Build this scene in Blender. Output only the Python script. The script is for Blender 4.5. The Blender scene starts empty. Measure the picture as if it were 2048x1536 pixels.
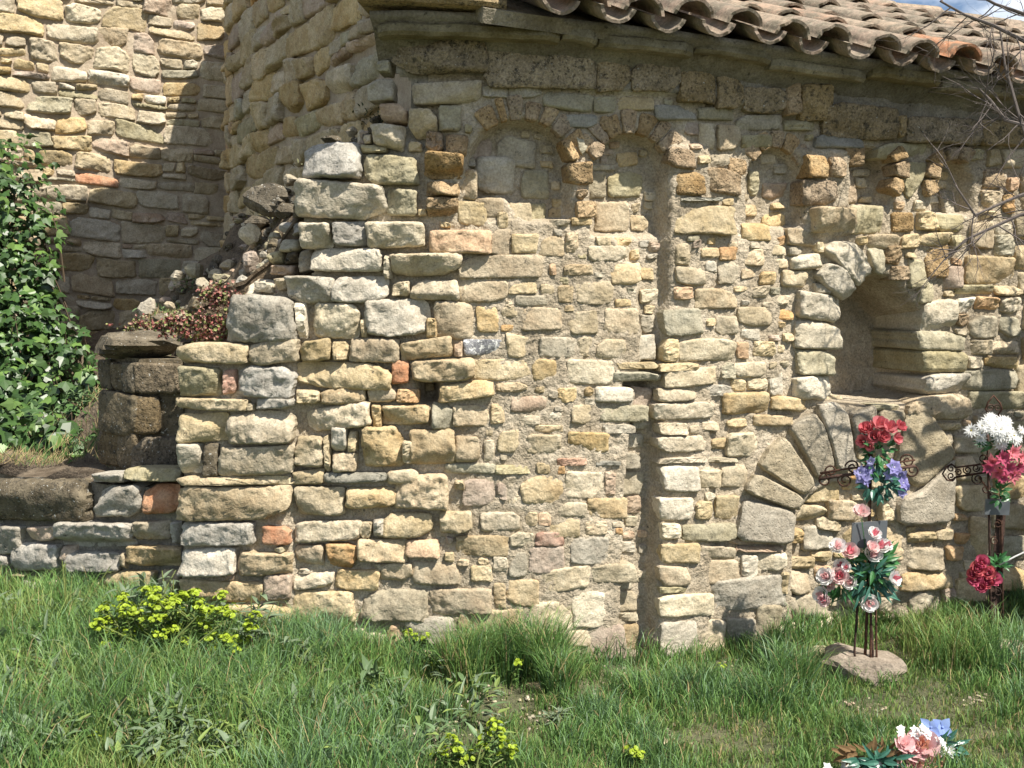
import bpy, math, random
import numpy as np
from mathutils import Vector, Matrix, noise

random.seed(7)
RNG = np.random.default_rng(7)
scene = bpy.context.scene
COL = scene.collection

# ------------------------------------------------------------------ camera
CAMZ = 1.6
PITCH = math.radians(4.58)
ROLL = math.radians(1.5)
FPX = 2010.0                       # focal length in pixels of the 2048 wide photograph
_f = np.array([0, math.cos(PITCH), -math.sin(PITCH)])
_u0 = np.array([0, math.sin(PITCH), math.cos(PITCH)])
_r0 = np.array([1.0, 0, 0])
_r = _r0 * math.cos(ROLL) + _u0 * math.sin(ROLL)
_u = _u0 * math.cos(ROLL) - _r0 * math.sin(ROLL)
CAM = np.array([0, 0, CAMZ])
cam_data = bpy.data.cameras.new("camera")
cam_data.sensor_width = 36.0
cam_data.lens = 36.0 * FPX / 2048.0
cam_data.clip_end = 3000
cam_data.clip_start = 0.05
cam = bpy.data.objects.new("camera", cam_data)
COL.objects.link(cam)
cam.matrix_world = Matrix(((_r[0], _u[0], -_f[0], 0), (_r[1], _u[1], -_f[1], 0), (_r[2], _u[2], -_f[2], CAMZ), (0, 0, 0, 1)))
scene.camera = cam

# ------------------------------------------------------------------ light
SUN_AZ = math.radians(46)          # to the right of the direction from the wall to the camera
SUN_EL = math.radians(57)
world = bpy.data.worlds.new("World")
scene.world = world
world.use_nodes = True
wn = world.node_tree
wn.nodes.clear()
w_out = wn.nodes.new("ShaderNodeOutputWorld")
w_bg = wn.nodes.new("ShaderNodeBackground")
w_bg.inputs["Strength"].default_value = 0.07
sky = wn.nodes.new("ShaderNodeTexSky")
sky.sky_type = 'NISHITA'
sky.sun_disc = False
sky.sun_elevation = SUN_EL
sky.sun_rotation = math.pi - SUN_AZ
sky.altitude = 700
sky.dust_density = 1.2
tc = wn.nodes.new("ShaderNodeTexCoord")
cn = wn.nodes.new("ShaderNodeTexNoise")
cn.inputs["Scale"].default_value = 3.6
cn.inputs["Detail"].default_value = 7
cn.inputs["Roughness"].default_value = 0.55
cmap = wn.nodes.new("ShaderNodeMapping")
cmap.inputs["Scale"].default_value = (1.0, 1.0, 2.2)
cmap.inputs["Location"].default_value = (0.15, 0.3, 0.1)
cr = wn.nodes.new("ShaderNodeValToRGB")
cr.color_ramp.elements[0].position = 0.52
cr.color_ramp.elements[1].position = 0.68
cmix = wn.nodes.new("ShaderNodeMixRGB")
cmix.inputs[2].default_value = (15, 15.2, 15.5, 1)
wn.links.new(tc.outputs["Generated"], cmap.inputs["Vector"])
wn.links.new(cmap.outputs[0], cn.inputs["Vector"])
wn.links.new(cn.outputs["Fac"], cr.inputs[0])
wn.links.new(cr.outputs[0], cmix.inputs[0])
wn.links.new(sky.outputs[0], cmix.inputs[1])
wn.links.new(cmix.outputs[0], w_bg.inputs["Color"])
wn.links.new(w_bg.outputs[0], w_out.inputs["Surface"])

sun_data = bpy.data.lights.new("sun", 'SUN')
sun_data.energy = 5.0
sun_data.angle = math.radians(0.53)
sun_data.color = (1.0, 0.94, 0.84)
sun = bpy.data.objects.new("sun", sun_data)
COL.objects.link(sun)
SUN_DIR = Vector((math.sin(SUN_AZ) * math.cos(SUN_EL), -math.cos(SUN_AZ) * math.cos(SUN_EL), math.sin(SUN_EL)))
sun.rotation_euler = SUN_DIR.to_track_quat('Z', 'Y').to_euler()
sun.location = (6, -6, 9)

scene.view_settings.view_transform = 'Standard'
scene.view_settings.look = 'None'
scene.view_settings.gamma = 1.0
scene.view_settings.use_curve_mapping = False
scene.view_settings.exposure = 0.92
scene.render.engine = 'CYCLES'

# ------------------------------------------------------------------ mapping helpers
def rays(px, py):
    px = np.asarray(px, float); py = np.asarray(py, float)
    a = (px - 1024) / FPX; b = -(py - 768) / FPX
    return _f + a[..., None] * _r + b[..., None] * _u

def at(px, py, depth):
    d = rays(px, py)
    return CAM + d * (depth / d[..., 1])[..., None] if np.ndim(px) else CAM + d * (depth / d[1])

def project(P):
    q = np.asarray(P, float) - CAM
    z = q @ _f
    return 1024 + FPX * (q @ _r) / z, 768 - FPX * (q @ _u) / z

def smooth_curve(pts, n=3000, win=240):
    pts = np.array(pts, float)
    xs = np.linspace(pts[0, 0], pts[-1, 0], n)
    ys = np.interp(xs, pts[:, 0], pts[:, 1])
    k = np.ones(win) / win
    pad = np.concatenate([ys[0] + (xs[:win] - xs[win]) * 0 + (np.arange(win) - win) * (ys[1] - ys[0]), ys,
                          ys[-1] + (np.arange(win) + 1) * (ys[-1] - ys[-2])])
    ys = np.convolve(pad, k, 'same')[win:-win]
    return xs, ys

WX, WY = smooth_curve([(-4.4, 5.75), (-3.4, 5.32), (-2.6, 5.02), (-1.9, 4.74), (-1.5, 4.62), (-0.9, 4.5), (-0.1, 4.46), (0.5, 4.62),
                       (1.3, 4.94), (2.1, 5.26), (3.0, 5.62), (4.2, 6.1), (6.0, 6.82)])
WD = np.gradient(WY, WX)
def W(x): return np.interp(x, WX, WY)
def Wn(x):
    s = np.interp(x, WX, WD)
    l = np.sqrt(1 + s * s)
    return np.stack([s / l, -1 / l, np.zeros_like(s)], -1)

def px_wall(px, py, back=0.0):
    """photo point -> base wall surface (x, z)"""
    d = rays(px, py)
    x = 4.6 * d[..., 0] / d[..., 1]
    for _ in range(25):
        s = (W(x) + back) / d[..., 1]
        x = s * d[..., 0]
    return x, CAMZ + s * d[..., 2]

# ------------------------------------------------------------------ relief of the chapel wall (metres in front of its mean face)
FX0, FY0, FS = -120, -160, 4
FNX, FNY = (2400 + 240) // FS, (1600 + 260) // FS
_gx = FX0 + FS * np.arange(FNX); _gy = FY0 + FS * np.arange(FNY)
GX, GY = np.meshgrid(_gx, _gy)
def inpoly(poly, X, Y):
    ins = np.zeros(X.shape, bool)
    n = len(poly)
    for i in range(n):
        x1, y1 = poly[i]; x2, y2 = poly[(i + 1) % n]
        if y1 == y2: continue
        c = ((y1 > Y) != (y2 > Y)) & (X < (x2 - x1) * (Y - y1) / (y2 - y1) + x1)
        ins ^= c
    return ins
def arch_poly(cx, cy, rx, ry, bottom):
    p = [(cx + rx * math.cos(a), cy - ry * math.sin(a)) for a in np.linspace(0, math.pi, 24)]
    return [(cx + rx, bottom)] + p + [(cx - rx, bottom)]
OFF = np.zeros(GX.shape)
def region(poly, v):
    OFF[inpoly(poly, GX, GY)] = v
region([(365, 600), (592, 600), (588, 1340), (365, 1340)], 0.035)
FRIEZE = [(780, 40), (2300, 40), (2300, 330), (2048, 297), (1800, 280), (1640, 240), (1345, 190), (1180, 182), (975, 152), (780, 152)]
region(FRIEZE, 0.035)
region([(1336, 290), (1420, 290), (1420, 1340), (1306, 1340), (1318, 900), (1330, 700)], 0.022)
region([(1592, 300), (1700, 300), (1700, 470), (1592, 470)], 0.03)
region([(1420, 480), (1560, 480), (1560, 760), (1420, 760)], 0.012)
STRIP = [(1192, 440), (1336, 440), (1330, 700), (1318, 900), (1306, 1345), (1240, 1345), (1252, 1000), (1268, 830), (1288, 700), (1276, 560), (1236, 480)]
region(STRIP, -0.05)
region([p for p in STRIP if p[1] >= 830] + [(1268, 830)], -0.08)
N1 = arch_poly(1040, 335, 103, 95, 438); region(N1, -0.11)
region([(925, 395), (1015, 395), (1060, 440), (925, 440)], -0.02)
N2 = arch_poly(1262, 345, 74, 78, 470); region(N2, -0.10)
N3 = arch_poly(1550, 368, 52, 72, 455); region(N3, -0.07)
N4 = arch_poly(1738, 345, 40, 46, 412); region(N4, -0.11)
N5 = arch_poly(1905, 365, 36, 44, 425); region(N5, -0.10)
DOOR = arch_poly(1692, 1075, 100, 108, 1300); region(DOOR, -0.05)
NICHE = [(1656, 806), (1664, 700), (1674, 630), (1692, 588), (1716, 562), (1742, 552), (1772, 556), (1800, 578), (1826, 612), (1852, 640), (1856, 792), (1800, 806)]
m = inpoly(NICHE, GX, GY)
OFF[m] = -0.36
region([(836, 764), (876, 764), (872, 806), (838, 806)], -0.16)
region([(1250, 764), (1312, 766), (1312, 780), (1250, 778)], -0.16)
def blur(A, k):
    for ax in (0, 1):
        P = np.pad(A, [(k, k) if i == ax else (0, 0) for i in (0, 1)], 'edge')
        c = np.cumsum(P, ax)
        c = np.insert(c, 0, 0, ax)
        n = A.shape[ax]
        A = (np.take(c, range(2 * k + 1, 2 * k + 1 + n), ax) - np.take(c, range(0, n), ax)) / (2 * k + 1)
    return A
OFF = blur(OFF, 1)
def off(px, py):
    ix = np.clip((np.asarray(px) - FX0) / FS, 0, FNX - 1.01); iy = np.clip((np.asarray(py) - FY0) / FS, 0, FNY - 1.01)
    x0 = ix.astype(int); y0 = iy.astype(int); fx = ix - x0; fy = iy - y0
    return (OFF[y0, x0] * (1 - fx) * (1 - fy) + OFF[y0, x0 + 1] * fx * (1 - fy) + OFF[y0 + 1, x0] * (1 - fx) * fy + OFF[y0 + 1, x0 + 1] * fx * fy)

_perm = np.random.default_rng(3).permutation(512)
_perm = np.concatenate([_perm, _perm, _perm])
_grad = np.random.default_rng(4).normal(size=(512, 3)); _grad /= np.linalg.norm(_grad, axis=1)[:, None]
def pn(x, y, z=0.0):
    """gradient noise on arrays, about -0.7..0.7"""
    x, y, z = np.broadcast_arrays(np.asarray(x, float), np.asarray(y, float), np.asarray(z, float))
    xi, yi, zi = np.floor(x).astype(int), np.floor(y).astype(int), np.floor(z).astype(int)
    fx, fy, fz = x - xi, y - yi, z - zi
    u, v, w = [t * t * t * (t * (t * 6 - 15) + 10) for t in (fx, fy, fz)]
    out = 0
    for i in (0, 1):
        for j in (0, 1):
            for k in (0, 1):
                g = _grad[_perm[_perm[_perm[(xi + i) & 511] + ((yi + j) & 511)] + ((zi + k) & 511)]]
                d = g[..., 0] * (fx - i) + g[..., 1] * (fy - j) + g[..., 2] * (fz - k)
                out = out + d * (u if i else 1 - u) * (v if j else 1 - v) * (w if k else 1 - w)
    return out * 1.4

# ------------------------------------------------------------------ object helpers
def tag(o, label=None, cat=None, group=None, kind=None):
    if label: o["label"] = label
    if cat: o["category"] = cat
    if group: o["group"] = group
    if kind: o["kind"] = kind
    return o
def empty(name, loc=(0, 0, 0)):
    o = bpy.data.objects.new(name, None)
    o.empty_display_size = 0.1
    o.location = loc
    COL.objects.link(o)
    return o
def mesh_obj(name, verts, faces, mats, parent=None, origin=None, smooth=False, mat_idx=None):
    verts = np.asarray(verts, float)
    if origin is None: origin = np.zeros(3)
    origin = np.asarray(origin, float)
    me = bpy.data.meshes.new(name)
    me.from_pydata((verts - origin).tolist(), [], faces if isinstance(faces, list) else faces.tolist())
    if not isinstance(mats, (list, tuple)): mats = [mats]
    for mm in mats: me.materials.append(mm)
    if mat_idx is not None: me.polygons.foreach_set("material_index", np.asarray(mat_idx, dtype=np.int32))
    if getattr(faces, 'front', 0):
        sm = np.zeros(len(me.polygons), bool); sm[:faces.front] = True
        me.polygons.foreach_set("use_smooth", sm)
    if smooth: me.polygons.foreach_set("use_smooth", np.ones(len(me.polygons), bool))
    me.update()
    o = bpy.data.objects.new(name, me)
    COL.objects.link(o)
    set_parent(o, parent, origin)
    return o
def world_loc(o):
    l = Vector(o.location)
    p = o.parent
    while p is not None:
        l = l + Vector(p.location); p = p.parent
    return l
def set_parent(o, parent, origin):
    o.location = Vector(origin)
    if parent is not None:
        o.parent = parent
        o.location = Vector(origin) - world_loc(parent)
class FaceList(list):
    front = 0          # how many leading faces are shaded smooth
class Geo:
    """collects geometry that belongs to ONE part"""
    def __init__(s): s.v = []; s.f = []; s.m = []; s.n = 0
    def add(s, v, f, mi=0):
        v = np.asarray(v, float)
        s.v.append(v)
        n = s.n
        s.f.extend([tuple(i + n for i in q) for q in f])
        s.m.extend([mi] * len(f))
        s.n += len(v)
    def build(s, name, mats, parent=None, origin=None, smooth=False):
        return mesh_obj(name, np.concatenate(s.v), s.f, mats, parent, origin, smooth, s.m)
def tube(pts, rad, sides=6, cap=True):
    pts = [Vector(p) for p in pts]
    n = len(pts)
    rads = rad if isinstance(rad, (list, tuple, np.ndarray)) else [rad] * n
    v = []; f = []
    ref = Vector((0.13, 0.21, 0.97))
    for i, p in enumerate(pts):
        t = (pts[min(i + 1, n - 1)] - pts[max(i - 1, 0)])
        if t.length < 1e-9: t = Vector((0, 0, 1))
        t.normalize()
        a = t.cross(ref)
        if a.length < 0.05: a = t.cross(Vector((1, 0, 0)))
        a.normalize(); b = t.cross(a)
        for k in range(sides):
            an = 2 * math.pi * k / sides
            v.append(p + (a * math.cos(an) + b * math.sin(an)) * rads[i])
    for i in range(n - 1):
        for k in range(sides):
            k2 = (k + 1) % sides
            f.append((i * sides + k, i * sides + k2, (i + 1) * sides + k2, (i + 1) * sides + k))
    if cap:
        f.append(tuple(range(sides))[::-1]); f.append(tuple((n - 1) * sides + k for k in range(sides)))
    return [tuple(q) for q in v], f
def box_geo(c, sx, sy, sz, rot=0.0):
    v = []
    for x in (-1, 1):
        for y in (-1, 1):
            for z in (-1, 1):
                X, Y = x * sx / 2, y * sy / 2
                v.append((c[0] + X * math.cos(rot) - Y * math.sin(rot), c[1] + X * math.sin(rot) + Y * math.cos(rot), c[2] + z * sz / 2))
    f = [(0, 1, 3, 2), (4, 6, 7, 5), (0, 4, 5, 1), (2, 3, 7, 6), (0, 2, 6, 4), (1, 5, 7, 3)]
    return v, f

# ------------------------------------------------------------------ materials
def new_mat(name):
    m = bpy.data.materials.new(name)
    m.use_nodes = True
    nt = m.node_tree
    return m, nt, nt.nodes["Principled BSDF"]
def N(nt, kind, **kw):
    n = nt.nodes.new(kind)
    for k, v in kw.items():
        if k in n.inputs: n.inputs[k].default_value = v
        else: setattr(n, k, v)
    return n
def ramp(nt, src, p0, c0, p1, c1):
    r = nt.nodes.new("ShaderNodeValToRGB")
    r.color_ramp.elements[0].position = p0; r.color_ramp.elements[1].position = p1
    r.color_ramp.elements[0].color = c0 if len(c0) == 4 else (*c0, 1)
    r.color_ramp.elements[1].color = c1 if len(c1) == 4 else (*c1, 1)
    nt.links.new(src, r.inputs[0])
    return r
def mixrgb(nt, fac, a, b, mode='MIX'):
    n = nt.nodes.new("ShaderNodeMixRGB"); n.blend_type = mode
    for i, s in ((0, fac), (1, a), (2, b)):
        if isinstance(s, (int, float)): n.inputs[i].default_value = s
        elif isinstance(s, tuple): n.inputs[i].default_value = s if len(s) == 4 else (*s, 1)
        else: nt.links.new(s, n.inputs[i])
    return n
def stone_mat(name, colA, colB, patch=0.0, speck=0.35, lichen=0.0, lichen_col=(0.05, 0.045, 0.035), pits=0.0, bump=0.5, strata=0.0, white=0.0):
    m, nt, bs = new_mat(name)
    L = nt.links.new
    geo = N(nt, "ShaderNodeNewGeometry")
    oi = N(nt, "ShaderNodeObjectInfo")
    pos = geo.outputs["Position"]
    n1 = N(nt, "ShaderNodeTexNoise", Scale=11.0, Detail=3.0, Roughness=0.6); L(pos, n1.inputs["Vector"])
    n2 = N(nt, "ShaderNodeTexNoise", Scale=95.0, Detail=3.0, Roughness=0.7); L(pos, n2.inputs["Vector"])
    r1 = ramp(nt, n1.outputs["Fac"], 0.36, colA, 0.66, colB)
    r2 = ramp(nt, n2.outputs["Fac"], 0.3, (1 - speck,) * 3, 0.66, (1.08,) * 3)
    c = mixrgb(nt, 1.0, r1.outputs[0], r2.outputs[0], 'MULTIPLY').outputs[0]
    rnd = N(nt, "ShaderNodeMath", operation='ADD'); L(oi.outputs["Random"], rnd.inputs[0]); L(geo.outputs["Random Per Island"], rnd.inputs[1])
    fr = N(nt, "ShaderNodeMath", operation='FRACT'); L(rnd.outputs[0], fr.inputs[0])
    hsv = N(nt, "ShaderNodeHueSaturation"); L(c, hsv.inputs["Color"])
    mv = N(nt, "ShaderNodeMapRange"); L(fr.outputs[0], mv.inputs[0]); mv.inputs[3].default_value = 0.84; mv.inputs[4].default_value = 1.14
    L(mv.outputs[0], hsv.inputs["Value"])
    r7 = N(nt, "ShaderNodeMath", operation='MULTIPLY'); L(fr.outputs[0], r7.inputs[0]); r7.inputs[1].default_value = 7.31
    f7 = N(nt, "ShaderNodeMath", operation='FRACT'); L(r7.outputs[0], f7.inputs[0])
    ms = N(nt, "ShaderNodeMapRange"); L(f7.outputs[0], ms.inputs[0]); ms.inputs[3].default_value = 0.75; ms.inputs[4].default_value = 1.12
    L(ms.outputs[0], hsv.inputs["Saturation"])
    c = hsv.outputs[0]
    if patch > 0:
        n6 = N(nt, "ShaderNodeTexNoise", Scale=3.3, Detail=4.0, Roughness=0.6); L(pos, n6.inputs["Vector"])
        r6 = ramp(nt, n6.outputs["Fac"], 0.34, (1 - patch, 1 - patch * 1.05, 1 - patch * 1.15), 0.64, (1.06,) * 3)
        c = mixrgb(nt, 1.0, c, r6.outputs[0], 'MULTIPLY').outputs[0]
    if lichen > 0:
        n3 = N(nt, "ShaderNodeTexNoise", Scale=26.0, Detail=5.0, Roughness=0.75); L(pos, n3.inputs["Vector"])
        r3 = ramp(nt, n3.outputs["Fac"], 0.62 - 0.22 * lichen, (0, 0, 0), 0.70 - 0.16 * lichen, (0.85,) * 3)
        c = mixrgb(nt, r3.outputs[0], c, lichen_col).outputs[0]
    if white > 0:
        n4 = N(nt, "ShaderNodeTexNoise", Scale=60.0, Detail=4.0, Roughness=0.7); L(pos, n4.inputs["Vector"])
        r4 = ramp(nt, n4.outputs["Fac"], 0.66 - 0.2 * white, (0, 0, 0), 0.72 - 0.2 * white, (0.9,) * 3)
        c = mixrgb(nt, r4.outputs[0], c, (0.6, 0.6, 0.56)).outputs[0]
    # bump
    nb = N(nt, "ShaderNodeTexNoise", Scale=34.0, Detail=4.0, Roughness=0.62); L(pos, nb.inputs["Vector"])
    h = nb.outputs["Fac"]
    if strata > 0:
        mp = N(nt, "ShaderNodeMapping"); mp.inputs["Scale"].default_value = (6, 6, 75); L(pos, mp.inputs["Vector"])
        ns = N(nt, "ShaderNodeTexNoise", Scale=1.0, Detail=3.0); L(mp.outputs[0], ns.inputs["Vector"])
        ad = N(nt, "ShaderNodeMath", operation='MULTIPLY_ADD'); L(ns.outputs["Fac"], ad.inputs[0]); ad.inputs[1].default_value = strata; L(h, ad.inputs[2])
        h = ad.outputs[0]
    if pits > 0:
        vo = N(nt, "ShaderNodeTexVoronoi", Scale=70.0); L(pos, vo.inputs["Vector"])
        n5 = N(nt, "ShaderNodeTexNoise", Scale=20.0, Detail=3.0); L(pos, n5.inputs["Vector"])
        pr = ramp(nt, vo.outputs["Distance"], 0.12, (0, 0, 0), 0.34, (1, 1, 1))
        gate = ramp(nt, n5.outputs["Fac"], 0.38, (1, 1, 1), 0.6, (0, 0, 0))
        pm = N(nt, "ShaderNodeMath", operation='MAXIMUM'); L(pr.outputs[0], pm.inputs[0]); L(gate.outputs[0], pm.inputs[1])
        ad = N(nt, "ShaderNodeMath", operation='MULTIPLY_ADD'); L(pm.outputs[0], ad.inputs[0]); ad.inputs[1].default_value = pits; L(h, ad.inputs[2])
        h = ad.outputs[0]
    bp = N(nt, "ShaderNodeBump", Strength=1.0, Distance=0.019 * bump); L(h, bp.inputs["Height"])
    L(bp.outputs[0], bs.inputs["Normal"])
    L(c, bs.inputs["Base Color"])
    bs.inputs["Roughness"].default_value = 0.92
    bs.inputs["Specular IOR Level"].default_value = 0.2
    return m
M = {}
M['c'] = stone_mat("stone_cream", (0.44, 0.35, 0.21), (0.565, 0.47, 0.315), patch=0.15, lichen=0.04)
M['y'] = stone_mat("stone_ochre", (0.43, 0.315, 0.17), (0.55, 0.44, 0.27), patch=0.15, lichen=0.04)
M['o'] = stone_mat("stone_orange", (0.45, 0.275, 0.14), (0.53, 0.375, 0.21))
M['g'] = stone_mat("stone_grey", (0.34, 0.29, 0.205), (0.46, 0.405, 0.30), lichen=0.1, strata=0.12)
M['G'] = stone_mat("stone_neutral_grey", (0.33, 0.295, 0.235), (0.45, 0.415, 0.345), lichen=0.1, strata=0.1)
M['v'] = stone_mat("stone_voussoir", (0.31, 0.26, 0.18), (0.41, 0.355, 0.26), lichen=0.08, strata=0.15, pits=0.3)
M['w'] = stone_mat("stone_pale", (0.49, 0.42, 0.30), (0.60, 0.53, 0.40), strata=0.08)
M['r'] = stone_mat("stone_red", (0.40, 0.20, 0.12), (0.47, 0.30, 0.20))
M['q'] = stone_mat("stone_pinkish", (0.38, 0.28, 0.20), (0.49, 0.39, 0.29))
M['d'] = stone_mat("stone_dark_lichen", (0.10, 0.08, 0.05), (0.20, 0.165, 0.11), lichen=0.5, white=0.15, pits=0.5)
M['t'] = stone_mat("tufa", (0.34, 0.23, 0.12), (0.46, 0.34, 0.20), pits=0.9, bump=0.7, lichen=0.12, speck=0.5)
M['T'] = stone_mat("tufa_weathered", (0.28, 0.21, 0.115), (0.41, 0.315, 0.19), pits=0.9, bump=0.7, lichen=0.42, speck=0.5, white=0.06)
M['D'] = stone_mat("tufa_dark", (0.13, 0.10, 0.06), (0.24, 0.185, 0.115), pits=0.9, bump=0.8, lichen=0.4, speck=0.5, white=0.12)
M['b'] = stone_mat("stone_slate", (0.24, 0.225, 0.18), (0.34, 0.32, 0.265), strata=0.2)
M['k'] = stone_mat("stone_greenish", (0.33, 0.285, 0.175), (0.43, 0.385, 0.26), lichen=0.06, strata=0.1)
M['s'] = stone_mat("stone_white_lichen", (0.13, 0.13, 0.14), (0.3, 0.3, 0.31), white=0.75)
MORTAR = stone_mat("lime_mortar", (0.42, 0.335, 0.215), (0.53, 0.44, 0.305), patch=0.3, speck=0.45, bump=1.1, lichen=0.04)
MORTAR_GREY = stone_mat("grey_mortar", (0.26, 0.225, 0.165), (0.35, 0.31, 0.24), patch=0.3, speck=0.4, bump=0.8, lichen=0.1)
MORTAR_BACK = stone_mat("pinkish_mortar", (0.35, 0.28, 0.205), (0.44, 0.37, 0.28), patch=0.2, speck=0.25, bump=0.4)
SOIL = stone_mat("soil", (0.12, 0.085, 0.05), (0.22, 0.165, 0.105), speck=0.5, bump=1.0)
def plain_mat(name, col, rough=0.6, spec=0.4, var=0.25, transl=0.0, metal=0.0, scale=30.0):
    m, nt, bs = new_mat(name)
    L = nt.links.new
    geo = N(nt, "ShaderNodeNewGeometry"); oi = N(nt, "ShaderNodeObjectInfo")
    n1 = N(nt, "ShaderNodeTexNoise", Scale=scale, Detail=2.0); L(geo.outputs["Position"], n1.inputs["Vector"])
    ad = N(nt, "ShaderNodeMath", operation='ADD'); L(geo.outputs["Random Per Island"], ad.inputs[0]); L(n1.outputs["Fac"], ad.inputs[1])
    mr = N(nt, "ShaderNodeMapRange"); L(ad.outputs[0], mr.inputs[0]); mr.inputs[1].default_value = 0.3; mr.inputs[2].default_value = 1.7
    mr.inputs[3].default_value = 1 - var; mr.inputs[4].default_value = 1 + var
    hsv = N(nt, "ShaderNodeHueSaturation", Color=(*col, 1)); L(mr.outputs[0], hsv.inputs["Value"])
    L(hsv.outputs[0], bs.inputs["Base Color"])
    bs.inputs["Roughness"].default_value = rough
    bs.inputs["Specular IOR Level"].default_value = spec
    bs.inputs["Metallic"].default_value = metal
    if transl > 0:
        tr = N(nt, "ShaderNodeBsdfTranslucent"); L(hsv.outputs[0], tr.inputs["Color"])
        mx = N(nt, "ShaderNodeMixShader"); mx.inputs[0].default_value = transl
        L(bs.outputs[0], mx.inputs[1]); L(tr.outputs[0], mx.inputs[2])
        L(mx.outputs[0], nt.nodes["Material Output"].inputs["Surface"])
    return m

# ------------------------------------------------------------------ stones
def chaikin(p, n=2):
    p = np.asarray(p, float)
    for _ in range(n):
        q = np.roll(p, -1, 0)
        p = np.stack([0.87 * p + 0.13 * q, 0.13 * p + 0.87 * q], 1).reshape(-1, 2)
    return p
def resample(p, m):
    q = np.concatenate([p, p[:1]])
    s = np.concatenate([[0], np.cumsum(np.hypot(*np.diff(q, axis=0).T))])
    t = np.linspace(0, s[-1], m, endpoint=False)
    return np.stack([np.interp(t, s, q[:, 0]), np.interp(t, s, q[:, 1])], 1)
def box_outline(x0, y0, x1, y1, slope=0.0, m=26, sq=None, warp=0.13):
    w, h = x1 - x0, y1 - y0
    e = warp
    c = [(x0, y0), (x1, y0), (x1, y1), (x0, y1)]
    p = []
    for i, (x, y) in enumerate(c):
        x += (RNG.uniform(-0.25 * e, 0.75 * e) * min(w, 1.3 * h)) * (1 if x == x0 else -1)
        y += (RNG.uniform(-0.25 * e, 0.75 * e) * min(h, 1.3 * w)) * (1 if y == y0 else -1)
        p.append((x, y))
    # mid points that bulge or dent, and now and then a knocked-off corner
    q = []
    for i in range(4):
        a = np.array(p[i]); b = np.array(p[(i + 1) % 4])
        if RNG.random() < 0.2:
            pr = np.array(p[i - 1]); k1, k2 = RNG.uniform(0.12, 0.35, 2)
            q.append(a + (pr - a) * k1); q.append(a + (b - a) * k2)
        else:
            q.append(a)
        mid = a + (b - a) * RNG.uniform(0.35, 0.65)
        d = np.array([(a[1] - b[1]), (b[0] - a[0])]); d = d / (np.hypot(*d) + 1e-9)
        q.append(mid + d * RNG.normal(0, 0.025) * min(w, h))
    q = chaikin(q, 1)
    o = resample(q, 96)
    o = o.mean(0) + (o - o.mean(0)) * 1.06
    o[:, 1] += slope * ((o[:, 0] - x0) / max(w, 1e-6) - 0.5)
    return o
_GRIDS = {}
def _grid(gx, gy):
    if (gx, gy) in _GRIDS: return _GRIDS[(gx, gy)]
    X, Y = np.meshgrid(np.linspace(-1, 1, gx + 1), np.linspace(-1, 1, gy + 1))
    X, Y = X.ravel(), Y.ravel()
    r = np.maximum(np.abs(X), np.abs(Y)); rs = np.where(r == 0, 1, r)
    x, y = X / rs, Y / rs
    e = 1e-6
    side = np.select([np.abs(y + 1) < e, np.abs(x - 1) < e, np.abs(y - 1) < e], [0, 1, 2], 3)
    fr = np.select([side == 0, side == 1, side == 2], [(x + 1) / 2, (y + 1) / 2, (1 - x) / 2], (1 - y) / 2)
    pos = (side + fr) % 4
    idx = np.arange((gx + 1) * (gy + 1)).reshape(gy + 1, gx + 1)
    f = np.stack([idx[:-1, :-1], idx[:-1, 1:], idx[1:, 1:], idx[1:, :-1]], -1).reshape(-1, 4)
    ring = np.concatenate([idx[0, :-1], idx[:-1, -1], idx[-1, :0:-1], idx[:0:-1, 0]])
    n0 = (gx + 1) * (gy + 1); m = len(ring)
    j = (np.arange(m) + 1) % m
    sk = np.stack([np.arange(m) + n0, j + n0, ring[j], ring], -1)
    F = FaceList(np.concatenate([f, sk]).tolist()); F.front = len(f)
    _GRIDS[(gx, gy)] = (pos, r, ring, F)
    return _GRIDS[(gx, gy)]
def four_sides(o):
    """outline -> function of position 0..4 around it, corners at whole numbers"""
    d = resample(o, 160)
    if np.sum(d[:, 0] * np.roll(d[:, 1], -1) - np.roll(d[:, 0], -1) * d[:, 1]) < 0: d = d[::-1]
    lo, hi = d.min(0), d.max(0)
    cs = []
    for q in ((lo[0], lo[1]), (hi[0], lo[1]), (hi[0], hi[1]), (lo[0], hi[1])):
        cs.append(int(np.argmin((((d - q) / (hi - lo)) ** 2).sum(1))))
    st = cs[0]; k = [(c - st) % 160 for c in cs]
    if not (15 < k[1] < k[2] - 15 and k[2] < k[3] - 15 and k[3] < 145): k = [0, 40, 80, 120]
    d = np.roll(d, -st, 0); d = np.concatenate([d, d[:1]])
    kk = np.array(k + [160], float)
    def B(pos):
        t = np.interp(pos, [0, 1, 2, 3, 4], kk)
        return np.stack([np.interp(t, np.arange(161), d[:, 0]), np.interp(t, np.arange(161), d[:, 1])], -1)
    return B
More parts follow.
